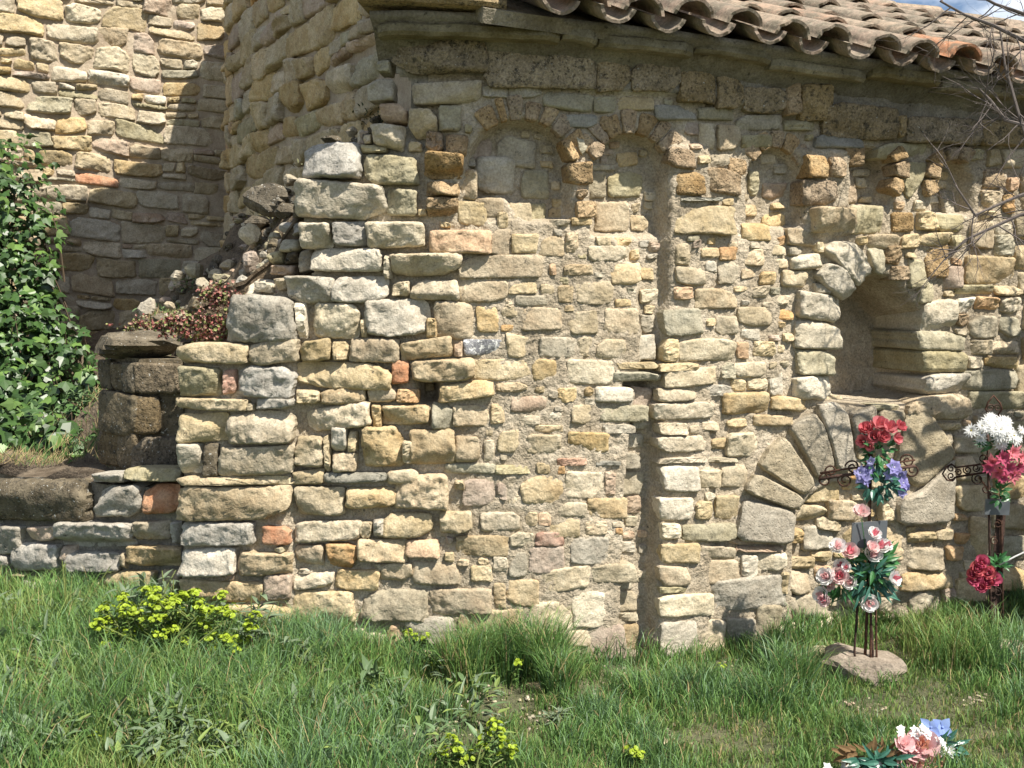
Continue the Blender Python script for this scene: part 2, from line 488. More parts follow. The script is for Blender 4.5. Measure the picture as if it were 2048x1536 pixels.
def stone_geo(outline, surf, h, base=0.0, depth=0.07, rough=1.0, unit=1.0, ng=None):
    """outline: (m,2) in the parameter plane of surf; surf(a,b)->points,normals; h proud height in metres; unit = metres per parameter unit"""
    c = outline.mean(0)
    size = np.sqrt(np.ptp(outline[:, 0]) * np.ptp(outline[:, 1])) * unit
    if ng is None: ng = 24 if size > 0.19 else (18 if size > 0.12 else (12 if size > 0.07 else 6))
    asp = math.sqrt(np.ptp(outline[:, 0]) / max(np.ptp(outline[:, 1]), 1e-6))
    pos, r, ring, F = _grid(int(np.clip(2 * round(ng * asp / 2), 4, 40)), int(np.clip(2 * round(ng / asp / 2), 4, 40)))
    B = four_sides(outline)(pos) - c
    rw = 1 - (1 - r) ** 1.9
    rel = B * rw[:, None]
    ext = np.abs(rel).max(0) + 1e-9
    nx, ny = rel[:, 0] / ext[0], rel[:, 1] / ext[1]
    a_, b_ = rel[:, 0] * unit, rel[:, 1] * unit
    s0, s1, s2 = RNG.uniform(-50, 50, 3)
    # shake the outline a little so that no edge is clean
    rel = rel * (1 + rough * (0.05 * pn(a_ * 26 + s0, b_ * 26 + s1, s2) + 0.035 * pn(a_ * 70 + s0, b_ * 70 + s1, s2)))[:, None]
    tx, ty = RNG.normal(0, 0.2, 2) * rough
    prof = 1 - 0.38 * np.clip((rw - 0.88) / 0.12, 0, 1) ** 1.5
    hv = h * prof * (1 + tx * nx + ty * ny)
    for _ in range(RNG.integers(2, 5)):
        an = RNG.uniform(0, 2 * math.pi); cd = RNG.uniform(0.1, 0.8); cs = RNG.uniform(0.3, 1.3)
        hv = hv - np.clip(nx * math.cos(an) + ny * math.sin(an) - cd, 0, None) * cs * h * rough
    fac = np.full(len(nx), -9.0)
    for _ in range(4):
        ox, oy = RNG.uniform(-0.7, 0.7, 2); gx_, gy_ = RNG.normal(0, 0.32, 2)
        fac = np.maximum(fac, (nx - ox) * gx_ + (ny - oy) * gy_ - 0.25 * ((nx - ox) ** 2 + (ny - oy) ** 2) ** 0.5)
    hv = hv + (fac - fac.mean()) * h * 0.75 * rough
    amp = min(0.30 * h + 0.004, 0.017) * rough
    fine = pn(a_ * 15 + s0, b_ * 15 + s1, s2)
    rid = 1 - 2.4 * np.abs(pn(a_ * 24 + s1, b_ * 32 + s2, s0))
    hv = hv + amp * (0.55 * fine + 0.25 * rid + 0.6 * pn(a_ * 48 + s2, b_ * 48 + s0, s1) + 0.5 * pn(a_ * 95 + s1, b_ * 95 + s0, s2))
    hv = np.maximum(hv, -0.01)
    P2 = np.concatenate([rel, rel[ring] * 0.96]) + c
    H = np.concatenate([hv, np.full(len(ring), -depth)])
    P, n = surf(P2[:, 0], P2[:, 1])
    V = P + n * (base + H)[:, None]
    f = F
    q_ = len(ring) // 3; a, b, cc = V[ring[0]], V[ring[q_]], V[ring[2 * q_]]
    if np.dot(np.cross(b - a, cc - a), n[0]) < 0:
        f = FaceList([q[::-1] for q in F]); f.front = F.front
    org, nn = surf(np.array([c[0]]), np.array([c[1]]))
    return V, f, org[0] + nn[0] * base, size
def wall_surf(a, b):
    x, z = px_wall(a, b)
    P = np.stack([x, W(x), z], -1)
    return P, Wn(x)

# ------------------------------------------------------------------ rock (loose boulder)
def rock_geo(c, sx, sy, sz, seed, rot=0.0, seg=14, rng=9, flat=0.0):
    v = []; f = []
    r = random.Random(seed)
    cuts = [(Vector((r.gauss(0, 1), r.gauss(0, 1), r.gauss(0, 0.9))).normalized(), r.uniform(0.5, 0.85)) for _ in range(11)]
    for i in range(rng + 1):
        th = math.pi * i / rng
        for j in range(seg):
            ph = 2 * math.pi * j / seg
            d = Vector((math.sin(th) * math.cos(ph), math.sin(th) * math.sin(ph), math.cos(th)))
            rad = 1.0 + 0.16 * noise.noise(d * 2.1 + Vector((seed * 1.7, 0, 0))) + 0.06 * noise.noise(d * 6 + Vector((seed, 3, 0)))
            for n, k in cuts:
                dd = d.dot(n)
                if dd * rad > k: rad = k / dd
            p = d * rad
            X, Y, Z = p.x * sx, p.y * sy, p.z * sz
            v.append((c[0] + X * math.cos(rot) - Y * math.sin(rot), c[1] + X * math.sin(rot) + Y * math.cos(rot), c[2] + Z))
    for i in range(rng):
        for j in range(seg):
            k = (j + 1) % seg
            if i == 0: f.append((j, seg + j, seg + k))
            elif i == rng - 1: f.append((i * seg + j, (i + 1) * seg + j, i * seg + k))
            else: f.append((i * seg + j, (i + 1) * seg + j, (i + 1) * seg + k, i * seg + k))
    return v, f

# ------------------------------------------------------------------ ground
def sstep(a, b, x):
    t = np.clip((np.asarray(x, float) - a) / (b - a), 0, 1)
    return t * t * (3 - 2 * t)
def gz(x, y):
    x = np.asarray(x, float); y = np.asarray(y, float)
    z = 0.06 * sstep(-0.5, -1.9, x) - 0.10 * np.exp(-((x - 0.7) / 0.9) ** 2)
    z = z + 0.018 * np.sin(x * 3.1 + 0.7 * y) * np.sin(y * 2.3 + 1.0) + 0.01 * np.sin(7.3 * x + 1.2) * np.sin(6.1 * y)
    return z
gxs = np.concatenate([[-900, -300, -100, -40, -15], np.arange(-7, 8.01, 0.07), [15, 40, 100, 300, 900]])
gys = np.concatenate([[-900, -300, -100, -40, -15, -6, -2], np.arange(0.5, 9.01, 0.07), [15, 40, 100, 300, 900]])
AX, AY = np.meshgrid(gxs, gys)
near = (np.abs(AX) < 9) & (AY > 0) & (AY < 10)
AZ = np.where(near, gz(AX, AY), 0.0) + np.where(near, RNG.normal(0, 0.006, AX.shape), 0)
nx = len(gxs); ny = len(gys)
idx = np.arange(nx * ny).reshape(ny, nx)
faces = np.stack([idx[:-1, :-1], idx[:-1, 1:], idx[1:, 1:], idx[1:, :-1]], -1).reshape(-1, 4)
gm, nt, bs = new_mat("ground_soil")
geo = N(nt, "ShaderNodeNewGeometry")
n1 = N(nt, "ShaderNodeTexNoise", Scale=2.6, Detail=6.0, Roughness=0.6); nt.links.new(geo.outputs["Position"], n1.inputs["Vector"])
n2 = N(nt, "ShaderNodeTexNoise", Scale=60.0, Detail=4.0, Roughness=0.7); nt.links.new(geo.outputs["Position"], n2.inputs["Vector"])
r1 = ramp(nt, n1.outputs["Fac"], 0.38, (0.06, 0.075, 0.03), 0.7, (0.14, 0.13, 0.07))
r2 = ramp(nt, n2.outputs["Fac"], 0.3, (0.5,) * 3, 0.7, (1.4,) * 3)
cc = mixrgb(nt, 1.0, r1.outputs[0], r2.outputs[0], 'MULTIPLY')
nt.links.new(cc.outputs[0], bs.inputs["Base Color"])
bp = N(nt, "ShaderNodeBump", Strength=1.0, Distance=0.02); nt.links.new(n2.outputs["Fac"], bp.inputs["Height"]); nt.links.new(bp.outputs[0], bs.inputs["Normal"])
bs.inputs["Roughness"].default_value = 1.0
ground = tag(mesh_obj("ground", np.stack([AX, AY, AZ], -1).reshape(-1, 3), faces, gm, smooth=True), kind="structure")

# ------------------------------------------------------------------ chapel wall
chapel = tag(empty("chapel", (0.8, 4.9, 0)), "weathered ochre stone chapel with blind arches and niche under a barrel tile roof", "chapel")
FRONT = [(366, 684), (468, 680), (470, 600), (575, 552), (622, 545), (622, 495), (600, 440), (600, 365), (612, 300), (727, 292), (745, 255),
         (812, 250), (818, 160), (790, 150), (786, 60), (860, 20), (860, 1600), (366, 1600)]
STEP = 0.0125
xs = np.arange(-1.54, 4.6, STEP); zs = np.arange(-0.3, 2.80, STEP)
MX, MZ = np.meshgrid(xs, zs)
base = np.stack([MX, W(MX), MZ], -1)
PX, PY = project(base)
o_ = off(PX, PY)
flatx = MX.ravel(); flatz = MZ.ravel()
nz = pn(MX * 14, MZ * 14, 3.1) + 0.6 * pn(MX * 40, MZ * 40, 1.7)
# mortar lies fuller over the stones in the repaired middle, hollow on the left
full = 0.010 * sstep(900, 1020, PX) * (1 - sstep(1230, 1330, PX)) * sstep(430, 560, PY) + 0.006 * sstep(1400, 1450, PX) * (1 - sstep(1540, 1600, PX)) * sstep(430, 480, PY) * (1 - sstep(780, 830, PY))
hollow = -0.012 * (1 - sstep(830, 960, PX)) * (1 - sstep(1050, 1150, PY))
disp = o_ + nz * 0.007 + 0.006 * pn(MX * 75, MZ * 75, 8.8) + full * 0.6 + hollow * 1.7 - 0.003 + RNG.normal(0, 0.0016, MX.shape)
Pm = base + Wn(MX) * disp[..., None]
keep_v = (PX >= 856) | inpoly(FRONT, PX, PY)
cell = keep_v[:-1, :-1] & keep_v[:-1, 1:] & keep_v[1:, :-1] & keep_v[1:, 1:]
ii = np.arange(MX.size).reshape(MX.shape)
fc = np.stack([ii[:-1, :-1], ii[:-1, 1:], ii[1:, 1:], ii[1:, :-1]], -1)
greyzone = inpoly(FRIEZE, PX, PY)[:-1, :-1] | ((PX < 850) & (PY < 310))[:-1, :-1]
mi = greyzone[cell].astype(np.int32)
fcs = fc[cell]
used, inv = np.unique(fcs.ravel(), return_inverse=True)
wall = mesh_obj("wall", Pm.reshape(-1, 3)[used], inv.reshape(-1, 4), [MORTAR, MORTAR_GREY], chapel, (0.8, 4.9, 0), True, mi)

STONES = """
372 683 502 729 c 2 1.4;372 732 448 792 k 0 1.2;456 738 480 786 r;368 793 502 818 c 4;370 822 465 882 c;467 822 594 885 c -8;484 731 595 795 G;521 793 595 817 G;504 803 517 820 g
370 880 414 945 w 0 1.2;418 886 447 950 d;450 888 590 947 c;372 949 588 967 c;372 969 585 1037 y;372 1038 517 1088 G;534 1047 587 1087 r;370 1094 483 1145 w -8;488 1098 588 1146 y;427 1141 480 1157 q
370 1157 533 1200 y 6;534 1146 589 1195 q;462 1203 587 1252 c;463 590 596 682 G 4 1.5;595 607 615 677 w;625 605 724 677 w;723 637 737 677 c;737 600 859 670 w -6 1.2;852 637 875 677 y;861 605 952 677 y
952 613 996 667 y;505 681 600 730 c -12;600 677 662 722 c -6;666 683 699 722 c;700 673 802 725 y;800 677 905 718 y -12;906 681 926 713 o;926 679 1003 712 s 0 1.4;596 723 782 777 c 6;785 721 820 767 r
822 718 950 763 y -8 1.3;642 773 732 807 y;737 768 794 807 y;795 777 838 805 o;878 763 987 800 y -14;594 778 642 808 c;612 809 742 860 c -18;744 808 765 855 y;765 807 858 849 y;865 805 906 857 k
906 808 979 853 y;979 807 1009 847 y;590 870 649 933 c;650 870 663 943 c;664 853 697 903 w;664 904 715 943 y;697 860 716 903 c;730 850 805 938 y 0 1.1;806 880 831 927 c;820 857 912 933 y 0 1.3
909 872 959 925 y;774 938 835 968 c -6;651 944 773 966 b;589 938 649 968 c -4;589 968 687 1030 c;695 972 792 1018 y;794 948 895 1018 y 0 1.2;924 956 990 1012 q;991 963 1014 1000 q;595 1038 720 1082 c -3
718 1042 744 1077 c;747 1037 769 1070 g;770 1023 862 1077 c;882 1023 944 1065 c;961 1022 1041 1063 c;1049 1023 1075 1053 y;1075 1022 1101 1052 o;1069 1062 1127 1093 r 0 1.6;1019 1063 1068 1095 w;657 1083 714 1137 o
589 1088 652 1130 y;716 1077 812 1122 y;813 1078 880 1113 o;911 1070 1017 1112 y;1019 1100 1054 1152 g;1059 1093 1129 1147 q;589 1143 670 1178 c -8;675 1137 759 1182 y;760 1125 825 1160 y;827 1122 919 1167 y
584 1178 712 1255 c 0 1.1;727 1175 860 1242 g 0 1.3;861 1177 982 1230 y;812 1233 907 1288 g 4;774 1247 804 1305 o;702 1253 769 1293 c;619 1260 654 1290 c;916 1217 1051 1277 y -8;986 1165 1012 1217 y;1014 1160 1082 1213 y
1082 1137 1177 1183 c -14;1057 1203 1144 1268 c;1142 1178 1214 1257 w;1167 1245 1252 1320 q;1114 1257 1177 1293 c;1182 1128 1274 1167 g;1139 1075 1214 1127 g;1171 1040 1212 1070 y;1174 993 1254 1037 y;1114 1003 1172 1033 c
1134 943 1206 997 c;1207 943 1231 993 q;1044 950 1132 1010 y;942 1130 984 1163 c;984 1113 1014 1143 c;1101 1037 1161 1077 c;824 1297 907 1330 c;947 1287 1000 1305 c;1231 910 1291 943 g;1251 947 1300 997 g
1257 996 1297 1033 q;1224 1190 1291 1233 c;1254 1255 1289 1312 y;1254 1090 1284 1113 g;1247 1234 1290 1253 g;784 508 919 555 c -4 1.2;922 510 1085 558 y 2 1.1;625 495 764 543 w;768 510 785 558 w;669 553 780 603 w
575 552 674 605 G 0 1.2;784 562 822 595 c;824 557 919 602 c;919 560 1012 607 y;1017 563 1074 588 c;1029 589 1101 613 g;1114 570 1146 607 y;1152 563 1227 607 c;1097 522 1112 552 o;1126 528 1184 552 y
1219 527 1284 568 y;1176 490 1257 523 c;1267 497 1289 520 y;1039 615 1121 662 y;1131 620 1192 668 c;1206 617 1281 673 y;1284 630 1317 667 g;1011 668 1062 715 c 6;1077 673 1153 717 g;1155 672 1189 715 c
1191 677 1249 720 c;1252 670 1314 720 w 0 1.4;947 717 1057 760 c;1064 717 1111 762 y;1136 718 1226 772 w 0 1.2;1229 724 1314 739 c;1227 742 1317 764 k 0 1.8;1191 773 1266 805 w 0 1.8;1267 776 1312 818 q 8;1201 810 1294 842 k
1206 847 1271 868 g;1272 843 1311 862 g;1231 870 1301 903 g;1191 920 1241 932 b;1024 790 1091 825 q;991 763 1054 785 y;1069 850 1126 865 y;1054 868 1124 907 c;1136 863 1217 905 y;1114 915 1174 932 r
994 860 1041 907 c;967 880 989 923 c;892 926 989 948 k;991 928 1059 948 k;1144 810 1187 847 c;1167 773 1187 793 y;604 286 727 358 G 4 2.6;729 310 835 373 k;599 364 774 440 w 4 2.0;774 378 837 433 k
600 448 665 497 w 0 1.6;665 443 735 493 G;737 441 849 497 w 0 1.3;744 248 810 298 w 8 1.5;722 289 775 307 k;874 213 926 262 k;818 215 874 280 c;851 264 889 305 t;892 269 937 312 t;849 309 926 362 t 0 2.2
852 364 916 395 t 0 2.0;855 396 916 433 t 0 2.0;916 338 957 397 y;914 405 972 453 c 4;950 396 1008 437 y;861 459 981 512 o 0 1.2;979 458 1021 510 y;994 423 1018 457 c;1019 401 1067 457 c;1066 400 1102 457 k
1101 438 1141 453 c;1021 467 1076 507 c;1000 268 1082 328 g 14 1.2;953 307 1037 388 w 3 2.2;1047 334 1107 393 k;940 268 987 313 q;927 311 954 330 g;1134 324 1184 372 t 0 2;1152 380 1177 400 t 0 1.8;1149 402 1194 437 t 0 1.6
1141 434 1184 452 y;1206 399 1276 462 y;1231 338 1304 392 k;1186 339 1229 393 g;1236 473 1277 492 y;1190 323 1250 337 g;1129 465 1157 507 y;1331 298 1386 337 t 8 1.4;1346 343 1401 390 t 0 1.5;1408 338 1483 387 t 8 1.3
1456 317 1496 350 t 6;1419 307 1458 337 c;1356 395 1440 405 b;1348 411 1463 473 c 0 1.1;1478 407 1530 430 y;1480 447 1540 483 y;1540 361 1590 397 q;1513 337 1536 390 k;1344 487 1376 532 c;1346 532 1403 570 c
1428 523 1474 570 c;1431 493 1474 523 o;1483 497 1523 533 y;1513 543 1548 570 y;1344 573 1379 600 o;1383 576 1471 618 y;1325 616 1399 670 k;1428 630 1469 670 c;1473 613 1541 653 c;1318 676 1352 722 c
1353 677 1468 722 w;1469 683 1493 717 o;1503 683 1546 713 c;1316 724 1391 742 c -4;1323 736 1428 772 c -13;1439 723 1466 760 k;1466 724 1526 755 c;1313 774 1388 802 c;1406 767 1463 793 g;1460 758 1491 782 c
1493 755 1533 780 c;1536 735 1564 790 w;1446 783 1538 828 y 0 1.4;1539 792 1619 822 y 6 1.5;1308 804 1418 838 c -4;1506 828 1586 852 y 0 1.3;1453 837 1496 855 c;1314 843 1369 868 c;1310 871 1406 902 c -4;1448 863 1523 912 w 0 1.4
1314 912 1409 925 c -3;1409 913 1473 925 g;1320 927 1392 983 w;1394 935 1438 977 c;1439 928 1496 977 c;1313 990 1383 1038 w;1384 1000 1418 1038 c;1426 988 1476 1038 c;1316 1044 1358 1077 w;1359 1045 1466 1080 k
1316 1083 1396 1125 c;1398 1091 1468 1120 c;1311 1128 1373 1168 y;1375 1119 1476 1167 y -5;1313 1169 1369 1184 k;1314 1184 1421 1232 w -4;1424 1150 1569 1222 G -14 1.4;1314 1238 1391 1312 w;1394 1237 1453 1303 c;1453 1233 1508 1287 g
1509 1210 1563 1288 g;1459 1074 1565 1089 q;1470 1091 1564 1103 q;1483 1109 1516 1157 w;1518 1102 1573 1143 w;1313 1314 1406 1338 w;1603 968 1684 1008 c -8;1588 1013 1664 1048 c;1664 1002 1729 1043 y 4;1576 1060 1612 1090 y
1611 1054 1679 1103 g -8;1643 1038 1693 1064 c 8;1571 1117 1634 1142 c -2 1.4;1633 1104 1671 1127 c;1579 1143 1634 1193 y 0 1.5;1559 1143 1578 1187 c;1574 1194 1663 1243 c 4 1.3;1549 1250 1616 1297 w;1639 1240 1676 1283 w;1679 1227 1716 1257 y
1763 997 1791 1043 c;1769 1053 1813 1120 y;1763 1197 1806 1233 w;1749 1234 1816 1273 c;1816 1060 1866 1087 c;1869 1057 1903 1080 c;1816 1097 1888 1140 c;1889 1090 1926 1120 o;1906 1065 1936 1090 o;1799 1140 1905 1180 y -6
1816 1181 1878 1233 w;1880 1173 1906 1207 q;1907 1153 1973 1207 c;1936 1033 1973 1113 y;1680 1130 1740 1160 c;1690 1165 1750 1195 y;1700 1060 1762 1100 c;1593 583 1682 643 w 8 1.6;1586 644 1674 701 w 3 1.7;1590 700 1666 751 k 2 1.6
1583 751 1659 800 w -2 1.6;1579 508 1634 538 w -4 1.4;1561 540 1609 577 c 0 1.2;1624 565 1662 590 g;1736 488 1766 550 k;1768 490 1800 530 t;1780 531 1815 562 t;1816 516 1848 575 k;1832 556 1866 606 k;1850 490 1895 555 t;1664 797 1736 813 c -5;1810 788 1931 842 y -4 1.6
1863 844 1916 860 c;1906 593 1948 627 w -4;1949 593 1996 623 o;1996 593 2040 625 c;1909 628 1938 653 t;1939 628 1993 677 g;1908 655 1938 673 c;1996 633 2040 672 k;1936 679 1981 710 c;1982 681 2034 709 y
1933 712 1968 738 c;1969 711 2030 737 y;1919 739 2028 780 k -8 1.2;2030 732 2075 790 c;1936 782 2060 817 k;1925 511 2030 568 y;1909 569 1985 590 k;1987 570 2043 592 c;1886 530 1923 577 q;1973 298 1999 333 c
2001 298 2050 337 c;1919 298 1966 320 k;2010 353 2036 383 o;2003 387 2026 427 o;1963 334 2003 380 t;1750 288 1851 318 k;1626 268 1719 300 b;1600 310 1646 358 t 0 1.3;1647 317 1683 360 t;1594 361 1669 411 t 0 1.4
1671 338 1726 408 t;1613 414 1702 467 y 0 1.6;1704 411 1765 467 k;1683 290 1728 333 t;1833 423 1873 460 c;1874 428 1928 465 k;1906 378 1933 428 g;1779 424 1826 463 t;1736 468 1796 498 y;1797 468 1836 498 c
1837 465 1895 493 c;1897 470 1929 500 k;1934 443 1986 497 y;1987 470 2019 512 k;1570 458 1633 492 y 4;1573 493 1603 512 g;1626 484 1649 507 c;2030 430 2080 480 c;2025 490 2080 540 y;2032 545 2080 590 c
2045 600 2090 660 c;2045 670 2090 725 y;2000 840 2060 880 k;1945 830 1995 870 c;1905 870 1960 905 c;1905 910 1950 960 y;1960 880 2040 940 k;1910 970 1975 1020 c;1985 950 2060 1000 y;1985 1010 2060 1060 c
1980 1070 2060 1120 k;1980 1130 2060 1180 y;1855 865 1900 890 c;1700 826 1745 850 c;1740 808 1800 822 k;2040 345 2085 420 y
827 165 962 210 c -2 1.3;964 170 1017 196 g;1017 173 1082 196 g;1084 184 1186 221 k 12 1.5;1187 194 1232 227 k;1126 228 1194 255 b;1232 192 1307 223 c;1309 208 1393 243 b;1200 232 1215 262 t
1395 215 1470 242 k;1473 228 1560 262 g;1430 248 1480 300 y;1482 270 1545 296 k;1395 248 1428 300 c;1565 238 1630 262 k
750 60 786 110 g;752 118 784 150 k;735 160 790 205 g;760 210 815 246 q"""
BLOCKS = """787 66 973 150 T 0 1.5;976 97 1186 180 T 4 1.4;1187 116 1254 187 T;1256 128 1350 187 T 3;1351 142 1423 207 T 4;1424 152 1480 220 T;1481 178 1560 227 T 4;1561 168 1590 233 t;1591 172 1650 243 T
1641 214 1780 277 T 12 1.3;1782 234 1801 277 T;1803 238 1950 291 T 4 1.3;1952 242 2060 294 T 4 1.3;2062 246 2160 300 T;2163 256 2290 312 T;2293 268 2420 322 T"""
def parse(s):
    out = []
    for t in s.replace("\n", ";").split(";"):
        t = t.split()
        if not t: continue
        out.append((float(t[0]), float(t[1]), float(t[2]), float(t[3]), t[4], float(t[5]) if len(t) > 5 else 0.0, float(t[6]) if len(t) > 6 else 1.0))
    return out
def proud(px, py):
    if px < 940 and py < 1130: return 0.032
    if px < 940: return 0.022
    if px < 1300: return 0.012
    if px < 1570: return 0.016
    return 0.025
OCC = np.zeros((FNY, FNX), bool)
def mark(outl):
    c = outl.mean(0)
    o = c + (outl - c) * 1.04
    a0, b0 = np.clip(((o.min(0) - (FX0, FY0)) / FS).astype(int), 0, None); a1, b1 = ((o.max(0) - (FX0, FY0)) / FS).astype(int) + 2
    OCC[b0:b1, a0:a1] |= inpoly([tuple(q) for q in o], GX[b0:b1, a0:a1], GY[b0:b1, a0:a1])
made = []      # (area, V, f, origin, matkey, name)
def mean_off(outl):
    c = outl.mean(0)
    q = c + (outl[::4] - c) * 0.6
    return float(np.median(off(np.append(q[:, 0], c[0]), np.append(q[:, 1], c[1]))))
for (x0, y0, x1, y1, k, sl, pr) in parse(STONES) + parse(BLOCKS):
    o = box_outline(x0 + .8, y0 + .8, x1 - .8, y1 - .8, sl, m=26 if (x1 - x0) * (y1 - y0) > 1500 else 18, warp=0.12 if k != 'T' else 0.05)
    hp = proud((x0 + x1) / 2, (y0 + y1) / 2) * pr * RNG.uniform(0.85, 1.2)
    V, f, org, size = stone_geo(o, wall_surf, hp, mean_off(o), unit=0.0023, depth=0.09)
    mark(o)
    made.append(((x1 - x0) * (y1 - y0), V, f, org, k, "stone"))
def poly_stone(pts, k, hp, name="voussoir", base=None, rough=1.0):
    q = resample(chaikin(pts, 1), 96)
    V, f, org, size = stone_geo(q, wall_surf, hp, mean_off(q) if base is None else base, unit=0.0023, depth=0.1, rough=rough)
    mark(q)
    mesh_obj(name, V, f, M[k], wall, org)
# blind arches
def arch_ring(cx, cy, rx, ry, th, a0, a1, n, k, hp, base=0.0, gap=0.05):
    edges = np.linspace(a0, a1, n + 1) + np.concatenate([[0], RNG.normal(0, 0.035, n - 1), [0]])
    for i in range(n):
        e0, e1 = edges[i] + gap / 2, edges[i + 1] - gap / 2
        t1, t2 = th * RNG.uniform(0.85, 1.1, 2)
        p = [(cx + (rx + 1) * math.cos(a), cy - (ry + 1) * math.sin(a)) for a in (e0, (e0 + e1) / 2, e1)] + \
            [(cx + (rx + t1) * math.cos(a), cy - (ry + t2) * math.sin(a)) for a in (e1, (e0 + e1) / 2, e0)]
        poly_stone(p, k, hp * RNG.uniform(0.8, 1.2), base=base)
arch_ring(1040, 335, 103, 95, 46, 0.35, 2.3, 7, 't', 0.012, 0.0)
poly_stone([(1120, 282), (1137, 276), (1158, 318), (1140, 326)], 't', 0.028, base=0.0)
poly_stone([(1172, 300), (1188, 280), (1208, 292), (1204, 312), (1186, 322)], 't', 0.026, base=0.0)
poly_stone([(1150, 270), (1170, 272), (1176, 290), (1164, 313), (1156, 300)], 'k', 0.014, base=0.0)
arch_ring(1262, 345, 74, 78, 46, 0.5, 2.75, 7, 't', 0.010, 0.0)
arch_ring(1550, 368, 52, 72, 36, 0.5, 2.5, 5, 't', 0.010, 0.0)
arch_ring(1738, 345, 40, 46, 30, -0.75, 0.8, 3, 't', 0.02, 0.03)
arch_ring(1905, 365, 36, 44, 30, 0.9, 3.6, 5, 't', 0.02, 0.02)
poly_stone([(1780, 326), (1856, 324), (1840, 360), (1816, 404), (1800, 370)], 'k', 0.02)
# niche head and the big relieving arch
poly_stone([(1640, 500), (1660, 482), (1698, 484), (1722, 510), (1738, 540), (1708, 572), (1690, 560), (1668, 528)], 'w', 0.05, base=0.0)
poly_stone([(1622, 548), (1646, 526), (1678, 534), (1695, 560), (1706, 580), (1690, 603), (1664, 590), (1640, 572)], 'w', 0.05, base=0.0)
for (x0, y0, x1, y1, k, sl, hp) in [(1846, 602, 1907, 658, 'w', -12, 0.03), (1840, 663, 1920, 700, 'k', 2, 0.03), (1842, 702, 1922, 744, 'k', 2, 0.035), (1842, 747, 1925, 790, 'w', -4, 0.04)]:
    o = box_outline(x0, y0, x1, y1, sl, m=26, warp=0.08)
    V, f, org, size = stone_geo(o, wall_surf, hp, 0.0, unit=0.0023, depth=0.37)
    mark(o)
    mesh_obj("jamb_stone", V, f, M[k], wall, org)
BIG = [[(1484, 1004), (1500, 998), (1585, 1023), (1576, 1086), (1465, 1077)],
       [(1506, 944), (1598, 992), (1592, 1021), (1484, 982)],
       [(1563, 872), (1626, 966), (1601, 989), (1513, 932), (1535, 894)],
       [(1573, 853), (1620, 824), (1642, 859), (1664, 935), (1633, 958), (1601, 903)],
       [(1627, 811), (1664, 803), (1688, 828), (1703, 935), (1668, 940), (1656, 891)],
       [(1693, 830), (1746, 809), (1750, 840), (1727, 893), (1708, 903)],
       [(1754, 819), (1803, 821), (1784, 878), (1746, 891)],
       [(1808, 822), (1847, 818), (1882, 872), (1900, 908), (1834, 976), (1786, 935)],
       [(1902, 915), (1904, 966), (1897, 1042), (1793, 1048), (1796, 1000), (1838, 980)]]
for p in BIG:
    p = np.array(p, float); poly_stone((p.mean(0) + (p - p.mean(0)) * 1.03).tolist(), 'v', 0.034, base=0.012, rough=0.45)
# small stones between: packed into what is left of the face
fill = []
def region_ok(x, y):
    return (x > 860 or inpoly(FRONT, np.array([x]), np.array([y]))[0])
ys_allowed = lambda x: (np.interp(x, [360, 800, 1000, 1345, 1650, 2048, 2160, 2460], [600, 160, 190, 195, 248, 300, 320, 345]), np.interp(x, [360, 700, 1200, 1560, 1850, 2160, 2460], [1260, 1310, 1345, 1310, 1260, 1190, 1140]))
def try_fill(w, h, n, prob=1.0):
    for _ in range(n):
        x = RNG.uniform(372, 2450); lo, hi = ys_allowed(x); y = RNG.uniform(lo, hi)
        if not region_ok(x, y): continue
        ww, hh = w * RNG.uniform(0.75, 1.25), h * RNG.uniform(0.75, 1.25)
        x0, x1, y0, y1 = x - ww / 2, x + ww / 2, y - hh / 2, y + hh / 2
        a0, a1 = int((x0 - FX0) / FS), int((x1 - FX0) / FS) + 1; b0, b1 = int((y0 - FY0) / FS), int((y1 - FY0) / FS) + 1
        if b0 < 0 or b1 >= FNY or a1 >= FNX: continue
        if OCC[b0:b1, a0:a1].any(): continue
        ov = off(np.array([x0, x1, x0, x1]), np.array([y0, y0, y1, y1]))
        if np.ptp(ov) > 0.04 or ov.min() < -0.3: continue
        o = box_outline(x0, y0, x1, y1, RNG.normal(0, 1.5), m=14, warp=0.16)
        mark(o)
        k = RNG.choice(list('ccccyyywgkqo'))
        V, f, org, size = stone_geo(o, wall_surf, proud(x, y) * RNG.uniform(0.4, 0.9), mean_off(o), unit=0.0023, depth=0.05)
        made.append((ww * hh * (1 if x < 2070 else 0.01), V, f, org, k, "stone"))
try_fill(64, 40, 2200); try_fill(44, 30, 5000); try_fill(30, 21, 11000); try_fill(20, 15, 14000)
made.sort(key=lambda t: -t[0])
for a, V, f, org, k, nm in made[:300]:
    mesh_obj("stone", V, f, M[k], wall, org)
rest = Geo(); keys = list(M.keys())
for a, V, f, org, k, nm in made[300:]:
    rest.add(V, f, keys.index(k))
tag(rest.build("small_stones", [M[k] for k in keys], wall, (0.8, 4.9, 0)), kind="stuff")
# broken left end of the wall: its side turns back
side = Geo()
v = []; 
for i in range(14):
    for j in range(40):
        t = i / 13 * 0.75; z = -0.2 + j / 39 * 1.58
        v.append((-1.52 + 0.03 * noise.noise(Vector((t * 6, z * 6, 2))) - 0.02 * t, W(-1.52) - 0.03 + t, z))
f = [(i * 40 + j, i * 40 + j + 1, (i + 1) * 40 + j + 1, (i + 1) * 40 + j) for i in range(13) for j in range(39)]
mesh_obj("wall_end", v, f, MORTAR_GREY, chapel, (-1.52, 4.7, 0), True)

